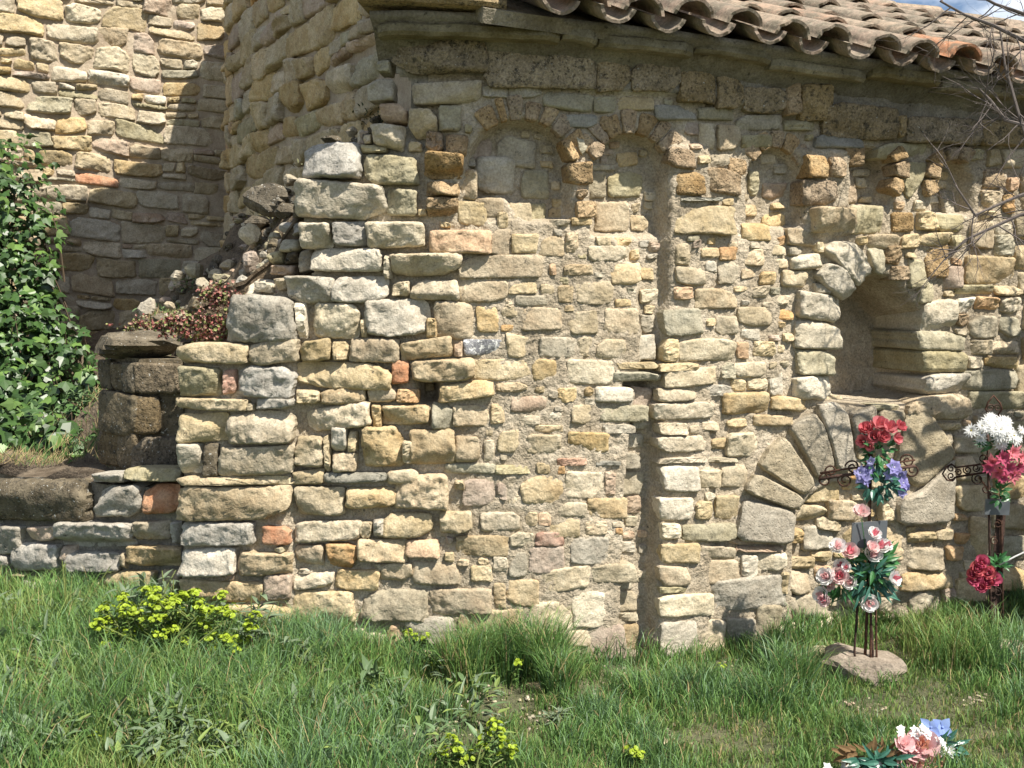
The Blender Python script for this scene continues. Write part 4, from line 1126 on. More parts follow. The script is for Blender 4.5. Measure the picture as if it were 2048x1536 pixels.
def grass_field(n, hfun, wfun, ylo, yhi, bare=True, mats=None, rng=np.random.default_rng(11), xy=None):
    if xy is None:
        y = np.sqrt(rng.uniform(ylo ** 2, yhi ** 2, n)); x = rng.uniform(-0.95, 0.95, n) * y
    else: x, y = xy
    lim = W(x) - 0.015 + np.where(x < -1.52, 0.08, 0)
    keep = y < lim
    x, y = x[keep], y[keep]
    z = gz(x, y)
    px, py = project(np.stack([x, y, z], -1))
    patch = pn(x * 2.3, y * 2.3, 1.5) + 0.6 * pn(x * 7, y * 7, 2.5)
    p = np.clip(0.95 + 0.9 * patch + 0.5 * sstep(-0.1, -1.3, x), 0.2, 1)
    if bare:
        for bx, by, rx, ry in BARE:
            q = ((px - bx) / rx) ** 2 + ((py - by) / ry) ** 2
            p = p * np.clip(q - 0.25 + 0.3 * pn(px * 0.05, py * 0.05, 4), 0.03, 1)
    keep = rng.random(len(x)) < p
    x, y, z, patch = x[keep], y[keep], z[keep], patch[keep]
    n = len(x)
    h = hfun(x, y, patch) * rng.uniform(0.45, 1.25, n); w_ = wfun * rng.uniform(0.6, 1.4, n)
    az = rng.uniform(0, 2 * math.pi, n); lean = rng.uniform(0.1, 0.75, n) * h
    d = np.stack([np.cos(az), np.sin(az), np.zeros(n)], -1)
    fa = rng.uniform(0, 2 * math.pi, n)
    sd = np.stack([np.cos(fa), np.sin(fa), np.zeros(n)], -1)
    b = np.stack([x, y, z - 0.01], -1)
    up = np.array([0, 0, 1.0])
    m1 = b + d * (lean * 0.25)[:, None] + up * (h * 0.55)[:, None]
    m2 = b + d * (lean * 0.62)[:, None] + up * (h * 0.86)[:, None]
    tp = b + d * (lean * 1.1)[:, None] + up * (h * 0.98)[:, None]
    s1 = sd * (w_ / 2)[:, None]
    V = np.stack([b - s1, b + s1, m1 - s1 * 0.85, m1 + s1 * 0.85, m2 - s1 * 0.5, m2 + s1 * 0.5, tp], 1).reshape(-1, 3)
    i0 = np.arange(n) * 7
    q1 = np.stack([i0, i0 + 1, i0 + 3, i0 + 2], -1); q2 = np.stack([i0 + 2, i0 + 3, i0 + 5, i0 + 4], -1); t1 = np.stack([i0 + 4, i0 + 5, i0 + 6], -1)
    tone = patch + rng.normal(0, 0.35, n)
    k = np.select([rng.random(n) < 0.05 + 0.2 * (x > -0.5) * np.clip(-patch, 0, 1), tone < -0.35, tone < 0.1, tone < 0.5], [4, 3, 0, 1], 2)
    return V, q1, q2, t1, k
def build_quick(name, parts, mats, **kw):
    """numpy mesh from quads and triangles"""
    V = np.concatenate([p[0] for p in parts]); o = 0
    loops = []; starts = []; mi = []; pos = 0
    for p in parts:
        v, q1, q2, t1, k = p
        for fcs, nn in ((q1, 4), (q2, 4), (t1, 3)):
            loops.append((fcs + o).ravel()); starts.append(pos + np.arange(len(fcs)) * nn); pos += fcs.size; mi.append(k)
        o += len(v)
    loops = np.concatenate(loops).astype(np.int32); starts = np.concatenate(starts).astype(np.int32); mi = np.concatenate(mi).astype(np.int32)
    me = bpy.data.meshes.new(name)
    me.vertices.add(len(V)); me.vertices.foreach_set("co", V.astype(np.float32).ravel())
    me.loops.add(len(loops)); me.loops.foreach_set("vertex_index", loops)
    me.polygons.add(len(starts)); me.polygons.foreach_set("loop_start", starts)
    me.polygons.foreach_set("material_index", mi)
    for mm in mats: me.materials.append(mm)
    me.update(calc_edges=True); me.validate()
    ob = bpy.data.objects.new(name, me); COL.objects.link(ob)
    return ob
def h_main(x, y, patch):
    left = sstep(0.1, -1.0, x)
    nearwall = np.exp(-((W(x) - y) / 0.25) ** 2)
    return 0.08 + 0.075 * left + 0.085 * np.clip(patch, -0.55, 1) + 0.05 * nearwall * (1 - left) * (0.6 + patch)
ga = grass_field(300000, h_main, 0.0045, 2.9, 6.1)
gb = grass_field(90000, lambda x, y, p: 0.045 + 0 * x, 0.0035, 2.9, 6.0, bare=False, rng=np.random.default_rng(5))
# tall tufts
tuft = []
trg = np.random.default_rng(8)
for (tx_, ty_, r, n, h) in [(930, 1345, 0.10, 900, 0.24), (1010, 1330, 0.09, 800, 0.25), (1085, 1335, 0.09, 900, 0.27), (1120, 1360, 0.07, 600, 0.2), (1580, 1350, 0.10, 900, 0.22), (1545, 1375, 0.08, 500, 0.15), (1900, 1320, 0.2, 900, 0.20), (1980, 1330, 0.2, 900, 0.22), (1850, 1290, 0.12, 500, 0.17),
                            (700, 1345, 0.16, 900, 0.2), (620, 1330, 0.16, 900, 0.2), (300, 1420, 0.25, 1000, 0.2), (120, 1460, 0.3, 1200, 0.2), (500, 1450, 0.3, 1300, 0.2), (60, 1300, 0.2, 700, 0.2), (1380, 1345, 0.12, 400, 0.14), (1300, 1360, 0.1, 300, 0.13)]:
    d = rays(tx_, ty_); c = CAM + d * (CAMZ - 0.0) / -d[2]
    a = trg.uniform(0, 2 * math.pi, n); rr_ = r * np.sqrt(trg.uniform(0, 1, n))
    tuft.append(grass_field(n, lambda x, y, p, h=h: h + 0 * x, 0.0045, 0, 0, False, rng=trg, xy=(c[0] + rr_ * np.cos(a), c[1] + rr_ * np.sin(a))))
tag(build_quick("grass", [ga, gb] + tuft, GREENS), "green grass with dry patches growing in front of the chapel", kind="stuff")

# ------------------------------------------------------------------ leaves and plants
def leaf_geo(base, direction, up, length, width, curl=0.25, n=4, tip=1.0):
    """a pointed, folded leaf"""
    d = Vector(direction).normalized(); u = Vector(up)
    s = d.cross(u)
    if s.length < 1e-3: s = d.cross(Vector((1, 0, 0)))
    s.normalize(); u = s.cross(d).normalized()
    v = []; f = []
    for i in range(n + 1):
        t = i / n
        w_ = width * math.sin(math.pi * min(1, 0.08 + 0.92 * t) ** 0.8) * (1 - 0.15 * t) * 0.5
        c = Vector(base) + d * (length * t) - u * (curl * length * t * t)
        v += [tuple(c - s * w_ + u * w_ * 0.35), tuple(c), tuple(c + s * w_ + u * w_ * 0.35)]
    for i in range(n):
        a = i * 3
        f += [(a, a + 1, a + 4, a + 3), (a + 1, a + 2, a + 5, a + 4)]
    return v, f
def rnd_dir(r, zmin=-0.2):
    while True:
        d = Vector((r.gauss(0, 1), r.gauss(0, 1), r.gauss(0, 1))).normalized()
        if d.z > zmin: return d
EUPH = plain_mat("spurge_head", (0.32, 0.42, 0.035), 0.5, 0.3, 0.25, 0.3)
EUPHL = plain_mat("spurge_leaf", (0.12, 0.20, 0.05), 0.5, 0.3, 0.3, 0.25)
STEM = plain_mat("green_stem", (0.14, 0.17, 0.05), 0.6, 0.3, 0.2)
WEED = plain_mat("weed_leaf", (0.11, 0.175, 0.075), 0.5, 0.4, 0.3, 0.25)
WEED2 = plain_mat("grey_weed_leaf", (0.15, 0.20, 0.12), 0.55, 0.35, 0.3, 0.2)
def ground_at(px, py):
    d = rays(px, py); s = CAMZ / -d[2]
    for _ in range(6):
        p = CAM + d * s
        s = (CAMZ - float(gz(p[0], p[1]))) / -d[2]
    p = CAM + d * s
    return np.array([p[0], p[1], float(gz(p[0], p[1]))])
def disc(c, n_, r, k=6, cup=0.2):
    n_ = Vector(n_).normalized(); a = n_.orthogonal().normalized(); b = n_.cross(a)
    v = [tuple(Vector(c))] + [tuple(Vector(c) + (a * math.cos(2 * math.pi * i / k) + b * math.sin(2 * math.pi * i / k)) * r + n_ * r * cup) for i in range(k)]
    return v, [(0, 1 + i, 1 + (i + 1) % k) for i in range(k)]
def spurge(label, basepx, heads, seed, spread=0.03):
    r = random.Random(seed)
    b = ground_at(*basepx)
    root = tag(empty("spurge_plant", b), label, "plant", "spurge plants in the grass")
    gl, gs = Geo(), Geo()
    for (hx, hy, dd) in heads:
        gh = Geo()
        top = at(hx, hy, b[1] + dd)
        st = b + np.array([r.gauss(0, spread), r.gauss(0, spread), 0])
        mid = st + (top - st) * 0.5 + np.array([0, 0, 0.02])
        v, f = tube([st, mid, top], [0.0035, 0.003, 0.002], 5); gs.add(v, f)
        for i in range(14):
            t = r.uniform(0.3, 0.97)
            p = Vector(st).lerp(Vector(top), t)
            v, f = leaf_geo(p, rnd_dir(r, 0.0), (0, 0, 1), r.uniform(0.022, 0.04), 0.010, 0.2, 3); gl.add(v, f)
        for k in range(7):
            d = rnd_dir(r, -0.1); d.z = min(d.z, 0.05)
            v, f = leaf_geo(Vector(top) - Vector((0, 0, 0.012)), d, (0, 0, 1), r.uniform(0.018, 0.028), 0.010, 0.1, 3); gl.add(v, f)
        for k in range(r.randint(8, 12)):
            d = rnd_dir(r, 0.25)
            c = Vector(top) + d * r.uniform(0.010, 0.028)
            v, f = tube([top, c], 0.0012, 3, False); gs.add(v, f)
            for q in range(3):
                e = (d + Vector((0, 0, 0.5)) + rnd_dir(r, -1) * 0.4).normalized()
                v, f = disc(c + e * 0.005, e, r.uniform(0.006, 0.011), 6); gh.add(v, f)
        gh.build("flower_head", EUPH, root, top)
    gs.build("stem", STEM, root, b); gl.build("foliage", EUPHL, root, b)
rr0 = random.Random(21)
big = []
for _ in range(190):
    x = rr0.uniform(190, 510); y = 1165 + 0.12 * (x - 200) + rr0.uniform(0, 165)
    if ((x - 350) / 165) ** 2 + ((y - 1255) / 88) ** 2 < 1: big.append((x, y, rr0.uniform(-0.16, 0.1)))
spurge("large bushy spurge with many yellow green heads at the foot of the corner", (350, 1330), big, 1, 0.14)
spurge("spurge with four yellow heads beside the upright orange stone", (800, 1330), [(785, 1305, 0), (816, 1272, 0), (832, 1280, 0), (850, 1278, 0), (803, 1325, 0), (843, 1322, 0), (862, 1330, 0)], 2)
spurge("spurge with many bright yellow heads at bottom centre left", (960, 1550), [(985, 1452, 0), (995, 1462, 0), (970, 1475, 0), (905, 1485, 0.05), (915, 1500, 0), (900, 1510, 0), (880, 1516, 0), (940, 1520, 0), (968, 1498, 0), (1000, 1485, 0), (1015, 1495, 0), (1010, 1515, 0), (1030, 1508, 0), (920, 1525, 0)], 3)
spurge("small spurge in short grass at bottom centre", (1255, 1545), [(1258, 1502, 0), (1270, 1512, 0), (1280, 1516, 0)], 4)
spurge("single yellow spurge head on the tall grass tuft", (1036, 1370), [(1036, 1330, -0.02)], 5)
spurge("single spurge head by the wall foot left of the flower stand", (1440, 1365), [(1440, 1340, 0)], 6)
spurge("small spurge low in the grass at lower left", (190, 1505), [(192, 1482, 0), (152, 1490, 0)], 7)
spurge("lone spurge head in grass below the middle of the wall", (778, 1425), [(778, 1412, 0)], 8)
spurge("two spurge heads standing in grass at lower centre left", (715, 1500), [(714, 1485, 0), (725, 1250, 0.6)][:1], 9)
def weed(label, basepx, n, ln, wd, seed, mat, h=0.15, toplean=None):
    r = random.Random(seed); b = ground_at(*basepx)
    root = tag(empty("leafy_weed", b), label, "plant", "leafy weeds in the grass")
    g, gs = Geo(), Geo()
    for s_ in range(max(2, n // 10)):
        top = Vector(b) + Vector((r.gauss(0, 0.35) * h, r.gauss(0, 0.3) * h, h * r.uniform(0.7, 1.2)))
        v, f = tube([b, Vector(b).lerp(top, 0.5) + Vector((0, 0, 0.01)), top], [0.004, 0.003, 0.002], 5); gs.add(v, f)
        for i in range(11):
            p = Vector(b).lerp(top, r.uniform(0.15, 1.0))
            d = rnd_dir(r, -0.1); d.z = abs(d.z) * 0.7 + 0.1
            v, f = leaf_geo(p, d, (0, 0, 1), ln * r.uniform(0.5, 1.1), wd * r.uniform(0.6, 1.1), r.uniform(0.1, 0.6), 5); g.add(v, f)
    gs.build("stem", STEM, root, b); g.build("foliage", mat, root, b)
weed("grey green leafy weed against the low wall above the spurge", (275, 1290), 40, 0.10, 0.026, 1, WEED2, 0.28)
weed("grey leaved weed at the foot of the chapel corner", (345, 1300), 50, 0.10, 0.024, 2, WEED2, 0.3)
weed("pale leafy weed right of the large spurge", (500, 1330), 60, 0.11, 0.03, 3, WEED2, 0.27)
weed("tall feathery green weed before the low grey wall", (135, 1275), 70, 0.045, 0.006, 4, plain_mat("feathery_leaf", (0.19, 0.24, 0.07), 0.6, 0.3, 0.3, 0.3), 0.30)
weed("broad leaved weed in long grass at lower centre left", (760, 1400), 30, 0.09, 0.03, 5, WEED, 0.13)
weed("low grey green weed right of the bottom spurge", (1110, 1460), 60, 0.06, 0.015, 6, WEED2, 0.08)
weed("narrow leaved weed in the grass below the corner", (610, 1370), 40, 0.09, 0.02, 7, WEED2, 0.18)
lv = Geo(); r = random.Random(31)
for i in range(5200):
    px = r.uniform(-30, 640) if r.random() < 0.86 else r.uniform(640, 1000); py = r.uniform(1235, 1560)
    b = ground_at(px, py)
    if b[1] > W(b[0]) - 0.02: continue
    if pn(b[0] * 3.1, b[1] * 3.1, 9.0) < -0.05: continue
    d = rnd_dir(r, 0.0); d.z = abs(d.z) * 0.8 + 0.15
    v, f = leaf_geo(Vector(b) + Vector((0, 0, r.uniform(0.0, 0.12))), d, (0, 0, 1), r.uniform(0.03, 0.095), r.uniform(0.008, 0.028), r.uniform(0.1, 0.7), 4)
    lv.add(v, f, r.choice([0, 0, 0, 1, 1, 2]))
tag(lv.build("ground_leaves", [WEED, WEED2, GREENS[3]]), "mixed broad leaves among the long grass at lower left", kind="stuff")
# gravel and litter in the bare patches
gr = Geo(); r = random.Random(17)
for bx, by, rx, ry in BARE:
    for i in range(34):
        b = ground_at(bx + r.gauss(0, 0.6) * rx, by + r.gauss(0, 0.6) * ry)
        if b[1] > W(b[0]) - 0.02: continue
        q = r.uniform(0.004, 0.014)
        v, f = rock_geo((b[0], b[1], b[2] + q * 0.3), q, q * r.uniform(0.7, 1), q * 0.6, r.randrange(999), r.uniform(0, 3), 6, 4); gr.add(v, f, r.choice([0, 0, 1]))
tag(gr.build("gravel", [M['k'], M['q']]), "small pale gravel on bare soil between the grass", kind="stuff")
ROCKS = [(1082, 1378, 0.07, 'c', "pale rock lying in grass below the tall tuft"), (1245, 1375, 0.045, 'w', "pale rock in the grass below the dark recess"), (1333, 1487, 0.035, 'c', "small cream stone in the grass at bottom centre"),
         (1636, 1310, 0.075, 'c', "flat stone at the wall foot left of the flower stand"), (1560, 1312, 0.05, 'q', "pinkish stone at the wall foot below the pale boulder"), (2020, 1325, 0.16, 'g', "large grey stone in shade at the foot of the right cross"), (1055, 1398, 0.02, 'w', "little white stone left of the pale rock")]
for i, (px, py, s_, k, lab) in enumerate(ROCKS):
    b = ground_at(px, py)
    v, f = rock_geo((b[0], b[1], b[2] + s_ * 0.2), s_, s_ * 0.7, s_ * 0.45, 60 + i, 0.3 * i)
    tag(mesh_obj("rock", v, f, M[k], None, b), lab, "rock", "loose rocks in the grass")

# ------------------------------------------------------------------ ivy on the left
IVY = plain_mat("ivy_leaf", (0.04, 0.085, 0.022), 0.42, 0.45, 0.55, 0.1)
IVY2 = plain_mat("ivy_leaf_light", (0.11, 0.19, 0.045), 0.4, 0.4, 0.4, 0.2)
ivy = tag(empty("ivy_bush", at(40, 900, 6.6)), "dark glossy ivy bush climbing the rubble wall at far left", "ivy")
BL = [(0, 330, 7.55, 95, 70), (20, 420, 7.4, 100, 90), (40, 480, 7.3, 85, 80), (10, 560, 7.2, 95, 90), (30, 640, 7.0, 95, 80), (60, 720, 6.9, 90, 80), (90, 780, 6.8, 75, 70), (30, 800, 6.6, 90, 80), (60, 860, 6.5, 70, 50), (-60, 500, 7.2, 110, 200), (-60, 750, 6.7, 120, 150), (125, 730, 6.9, 40, 50), (85, 560, 7.2, 40, 60), (110, 840, 6.3, 60, 60), (140, 790, 6.3, 40, 50), (60, 900, 6.1, 70, 40), (-10, 880, 6.1, 70, 60), (150, 700, 6.6, 35, 45), (130, 890, 6.0, 45, 25), (90, 660, 7.0, 60, 70), (165, 850, 5.95, 45, 55), (100, 905, 5.85, 80, 30), (185, 770, 6.2, 28, 60), (20, 920, 5.8, 60, 22), (150, 920, 5.75, 50, 18), (40, 880, 5.75, 70, 45), (115, 865, 5.75, 60, 50), (170, 890, 5.6, 35, 35), (-20, 850, 5.8, 60, 60)]
g = Geo(); gs = Geo(); r = random.Random(77)
IV = [(0, 0), (0.42, 0.1), (0.5, 0.42), (0.24, 0.5), (0.0, 1.0), (-0.24, 0.5), (-0.5, 0.42), (-0.42, 0.1)]
for (bx, by, bd, rx, ry) in BL:
    c = Vector(at(bx, by, bd)); rw, rh = rx / FPX * bd, ry / FPX * bd
    for i in range(int(230 * rx * ry / 6000)):
        d = rnd_dir(r, -1.0)
        if d.y > 0.55: d.y = -d.y
        q = r.uniform(0.62, 1.08) + 0.35 * noise.noise(d * 2.5 + Vector((bx, by, 0)))
        p = c + Vector((d.x * rw, d.y * min(rw, 0.32), d.z * rh)) * q
        n_ = (d * 0.6 + Vector((r.gauss(0.2, 0.45), -0.3 + r.gauss(0, 0.4), 0.55 + r.gauss(0, 0.4)))).normalized()
        t = (n_.cross(Vector((r.gauss(0, 1), r.gauss(0, 1), r.gauss(0, 1))))).normalized()
        if t.z > 0.2: t = -t
        s_ = n_.cross(t); L_ = r.choice([0.035, 0.045, 0.06, 0.075, 0.09]) * r.uniform(0.8, 1.2)
        v = [tuple(p + s_ * (a * L_) + t * (b * L_) + n_ * (-0.12 * L_ * abs(a) * 2 - 0.1 * L_ * b * b)) for a, b in IV]
        g.add(v, [(0, 1, 2, 3), (0, 3, 4, 5), (0, 5, 6, 7)], 1 if r.random() < 0.22 else 0)
    for i in range(5):
        p0 = c + Vector((r.uniform(-1, 1) * rw, 0.1, -rh)); p1 = c + Vector((r.uniform(-1, 1) * rw * 0.8, r.uniform(-0.1, 0.1), rh * 0.8))
        v, f = tube([p0, p0.lerp(p1, 0.5) + Vector((r.gauss(0, 0.04), 0, 0)), p1], [0.008, 0.006, 0.003], 5); gs.add(v, f)
g.build("foliage", [IVY, IVY2], ivy, ivy.location); gs.build("stem", plain_mat("ivy_stem", (0.12, 0.09, 0.06), 0.8, 0.2), ivy, ivy.location)

# ------------------------------------------------------------------ sedum and weeds on the ruin
SED = [plain_mat("sedum_red", (0.27, 0.095, 0.08), 0.6, 0.3, 0.35), plain_mat("sedum_pink", (0.36, 0.21, 0.165), 0.6, 0.3, 0.3), plain_mat("sedum_green", (0.20, 0.22, 0.08), 0.6, 0.3, 0.3)]
sg = Geo(); r = random.Random(12)
def on_mound(px, py):
    d = rays(px, py)
    for s_ in np.arange(4.55, 7.5, 0.02):
        p = CAM + d * (s_ / d[1])
        if p[1] > W(p[0]) + 0.03 and p[2] < tz(p[0], p[1]): return p
    return None
for (cx, cy, rx, ry, n) in [(330, 655, 75, 18, 170), (410, 660, 60, 30, 260), (435, 600, 35, 22, 110), (455, 690, 25, 12, 50), (540, 588, 25, 8, 45), (290, 660, 40, 12, 60), (425, 675, 50, 10, 80)]:
    for i in range(n):
        px, py = cx + r.gauss(0, 0.5) * rx, cy + r.gauss(0, 0.5) * ry
        p = on_mound(px, py)
        if p is None or p[1] > 6.2: p = at(px, py, 5.0 if px > 370 else 5.25)
        for q in range(3):
            c = Vector(p) + Vector((r.gauss(0, 0.012), r.gauss(0, 0.012), r.uniform(0, 0.028)))
            n_ = rnd_dir(r, 0.1)
            for lay in range(2):
                v, f = disc(c + n_ * 0.004 * lay, n_, r.uniform(0.005, 0.010), 5, 0.5); sg.add(v, f, r.choice([0, 0, 1, 1, 2, 2]))
tag(sg.build("sedum", SED), "red sedum cushions growing on top of the broken wall corner", kind="stuff")
RUINW = [((385, 510), 6.4, 0.05, WEED, "green leafy weed at the foot of the curved wall"), ((325, 580), 6.3, 0.07, WEED, "broad green weed on the rubble left of the ruin"), ((245, 635), 6.0, 0.07, WEED, "grassy weed beside the pale rock on the ruin"),
         ((560, 400), 5.6, 0.04, plain_mat("dry_weed", (0.14, 0.13, 0.07), 0.8, 0.2), "dry dark weed on the rubble by the curved wall"), ((165, 690), 5.9, 0.06, WEED, "green weed behind the pillar stump"), ((760, 235), 5.0, 0.035, plain_mat("dark_weed", (0.09, 0.10, 0.05), 0.8, 0.2), "tuft of weed below the eaves slab"),
         ((660, 275), 5.15, 0.035, plain_mat("dark_weed_two", (0.10, 0.10, 0.055), 0.8, 0.2), "dark weed above the pale boulder on the ruin"), ((120, 900), 5.9, 0.06, WEED, "green weed on the terrace below the ivy")]
for i, ((px, py), d, ln, mt, lab) in enumerate(RUINW):
    b = at(px, py, d); b[2] = tz(b[0], b[1]) if px < 700 else b[2] - 0.04
    root = tag(empty("wall_weed", b), lab, "plant", "weeds on the ruin")
    g = Geo(); rr_ = random.Random(i)
    for k in range(70):
        dd = rnd_dir(rr_, 0.0)
        p = Vector(b) + Vector((rr_.gauss(0, 0.07), rr_.gauss(0, 0.05), rr_.uniform(0, 0.08)))
        v, f = leaf_geo(p, dd, (0, 0, 1), ln * rr_.uniform(0.5, 1.2), ln * 0.3, 0.4, 4); g.add(v, f)
    g.build("foliage", mt, root, b)

tgg = Geo(); r = random.Random(3)
for i in range(2600):
    px, py = r.uniform(-40, 360), r.uniform(880, 960)
    b = at(px, py, r.uniform(5.2, 6.2)); b[2] = max(tz(b[0], b[1]), 0.66)
    if b[1] < W(b[0]) + 0.14: continue
    v, f = leaf_geo(b, (r.gauss(0, 0.6), r.gauss(0, 0.6), 1), (0, -1, 0), r.uniform(0.03, 0.10), 0.004, 0.5, 2); tgg.add(v, f, r.choice([0, 0, 1]))
tag(tgg.build("terrace_grass", [GREENS[4], GREENS[0]]), "dry grass and green blades on the terrace behind the low wall", kind="stuff")

# ------------------------------------------------------------------ grave crosses and flowers
RUST = stone_mat("rusty_iron", (0.045, 0.024, 0.017), (0.11, 0.058, 0.04), speck=0.5, bump=0.3)
PLAQUE = plain_mat("dark_plaque", (0.10, 0.11, 0.12), 0.35, 0.5, 0.15)
def iron(parent, name, pts, r=0.006, sides=6):
    v, f = tube(pts, r, sides)
    c = np.mean(np.array([tuple(p) for p in pts]), 0)
    return mesh_obj(name, v, f, RUST, parent, c, True)
def scroll(c, r0, turns, a0, sgn, d, n=26):
    """spiral in the picture plane around pixel c, depth d"""
    out = []
    for i in range(n + 1):
        t = i / n
        a = a0 + sgn * turns * 2 * math.pi * t
        rr_ = r0 * (1 - 0.72 * t)
        out.append(at(c[0] + rr_ * math.cos(a), c[1] - rr_ * math.sin(a), d))
    return out
# petals
def petal_grid(c, axis, ang, R, H, wid, flare, nu=4, nv=4, inward=0.0):
    axis = Vector(axis).normalized(); a = axis.orthogonal().normalized(); b = axis.cross(a)
    v = []; f = []
    for j in range(nv + 1):
        t = j / nv
        rad = R * (0.25 + 0.75 * math.sin(t * math.pi / 2)) + flare * t ** 3 - inward * t * t
        for i in range(nu + 1):
            u = i / nu * 2 - 1
            an = ang + u * wid * (0.55 + 0.45 * math.sin(math.pi * min(1, t + 0.15)))
            h = H * t * (1 - 0.18 * u * u * t)
            v.append(tuple(Vector(c) + (a * math.cos(an) + b * math.sin(an)) * rad + axis * h))
    for j in range(nv):
        for i in range(nu):
            q = j * (nu + 1) + i
            f.append((q, q + 1, q + nu + 2, q + nu + 1))
    return v, f
def rose(parent, name, c, axis, R, outer, inner, seed, open_=0.5):
    r = random.Random(seed); g = Geo()
    for lay, (n, rr_, hh, fl, mi) in enumerate([(3, 0.32, 1.25, 0.0, 1), (4, 0.55, 1.2, 0.05 * open_, 1), (5, 0.8, 1.05, 0.35 * open_, 0), (5, 0.98, 0.8, 0.6 * open_, 0)]):
        for k in range(n):
            v, f = petal_grid(Vector(c) - Vector(axis) * R * 0.55, axis, 2 * math.pi * k / n + lay * 0.7 + r.uniform(-0.2, 0.2), R * rr_, R * hh * 1.25, 0.85, R * fl, inward=R * 0.12 if lay < 2 else 0)
            g.add(v, f, mi)
    return g.build(name, [outer, inner], parent, c, True)
def daisy(parent, name, c, axis, R, pet, ctr, seed, n=15, wid=0.16, layers=2, lift=0.25):
    r = random.Random(seed); g = Geo(); axis = Vector(axis).normalized(); a = axis.orthogonal().normalized(); b = axis.cross(a)
    for lay in range(layers):
        for k in range(n):
            an = 2 * math.pi * (k + 0.5 * lay) / n + r.uniform(-0.08, 0.08)
            d = a * math.cos(an) + b * math.sin(an)
            d2 = (d + axis * (lift + 0.3 * lay + r.uniform(-0.1, 0.1))).normalized()
            v, f = leaf_geo(Vector(c) + d * R * 0.08, d2, axis, R * (1 - 0.25 * lay) * r.uniform(0.85, 1.1), R * wid * 2, 0.18, 4); g.add(v, f, 0)
    v, f = rock_geo(Vector(c) + axis * R * 0.08, R * 0.14, R * 0.14, R * 0.12, seed, 0, 8, 5); g.add(v, f, 1)
    return g.build(name, [pet, ctr], parent, c, True)
LEAFG = plain_mat("plastic_leaf", (0.035, 0.13, 0.035), 0.35, 0.5, 0.35, 0.1)
LEAFT = plain_mat("bluish_plastic_leaf", (0.04, 0.13, 0.09), 0.35, 0.5, 0.3, 0.1)
PM = {n: plain_mat("petal_" + n, c, 0.8, 0.15, 0.28, 0.4) for n, c in dict(red=(0.55, 0.13, 0.15), coral=(0.66, 0.23, 0.25), white=(0.80, 0.80, 0.78), blush=(0.78, 0.60, 0.58), pink=(0.72, 0.25, 0.30), violet=(0.30, 0.28, 0.55), lilac=(0.42, 0.40, 0.68), magenta=(0.58, 0.12, 0.21), rosepink=(0.75, 0.24, 0.28), blue=(0.28, 0.38, 0.68), palepink=(0.80, 0.52, 0.52), yellow=(0.6, 0.5, 0.1), apricot=(0.7, 0.36, 0.25), dried=(0.22, 0.14, 0.07)).items()}
def foliage(parent, cpx, d, rx, ry, n, ln, wd, mat, seed, droop=0.0):
    r = random.Random(seed); g = Geo()
    for i in range(n):
        a = r.uniform(0, 2 * math.pi); q = r.random() ** 0.5
        p = Vector(at(cpx[0] + rx * 0.6 * q * math.cos(a), cpx[1] + ry * 0.6 * q * math.sin(a), d + r.uniform(-0.04, 0.05)))
        dd = Vector((math.cos(a) + r.gauss(0, 0.4), -0.3 + r.gauss(0, 0.4), -math.sin(a) * 0.9 + r.gauss(0, 0.3) - droop))
        v, f = leaf_geo(p, dd, (r.gauss(0, 0.3), -1, 0.6), ln * r.uniform(0.6, 1.2), wd * r.uniform(0.7, 1.2), 0.25, 4); g.add(v, f)
    return g.build("leaves", mat, parent, at(cpx[0], cpx[1], d))
# --- cross with pink roses (left one)
D1 = 4.36
b1 = ground_at(1735, 1352)
D1 = b1[1]
v, f = rock_geo((b1[0], b1[1] + 0.02, b1[2] + 0.05), 0.21, 0.17, 0.12, 52, 0.15, 26, 14)
v = [(x, y, min(z, b1[2] + 0.095 + 0.012 * noise.noise(Vector((x * 14, y * 14, 0))))) for x, y, z in v]
tag(mesh_obj("base_stone", v, f, stone_mat('brown_slab', (0.17, 0.13, 0.088), (0.29, 0.23, 0.165), strata=0.5, lichen=0.1), None, b1), "brown layered stone slab that carries the left iron cross", "stone")
cr1 = tag(empty("iron_cross", at(1731, 1335, D1)), "rusty wrought iron grave cross planted in the brown slab", "cross")
iron(cr1, "upright", [at(1729, 1336, D1), at(1733, 1250, D1), at(1737, 1100, D1), at(1741, 960, D1), at(1744, 850, D1)], 0.007)
iron(cr1, "upright", [at(1741, 1165, D1 - 0.01), at(1738, 1000, D1 - 0.01), at(1738, 870, D1 - 0.01)], 0.005)
def u_loop(x0, x1, ytop, ybot, dx):
    p = [at(x0 + dx, ytop, D1)]
    p.append(at(x0, ybot - 25, D1 - 0.02))
    for a in np.linspace(math.pi, 2 * math.pi, 9):
        p.append(at((x0 + x1) / 2 + (x1 - x0) / 2 * math.cos(a), ybot - 18 - 18 * math.sin(a), D1 - 0.02))
    p.append(at(x1, ybot - 25, D1 - 0.02)); p.append(at(x1 - dx, ytop, D1))
    return p
iron(cr1, "loop", u_loop(1709, 1746, 1165, 1326, 9), 0.0055); iron(cr1, "loop", u_loop(1741, 1753, 1160, 1332, 2), 0.0055)
iron(cr1, "arm", [at(1640, 958, D1), at(1690, 950, D1), at(1740, 945, D1), at(1790, 938, D1), at(1830, 932, D1)], 0.008)
iron(cr1, "arm", [at(1640, 946, D1), at(1690, 938, D1), at(1740, 932, D1), at(1790, 925, D1), at(1830, 920, D1)], 0.005)
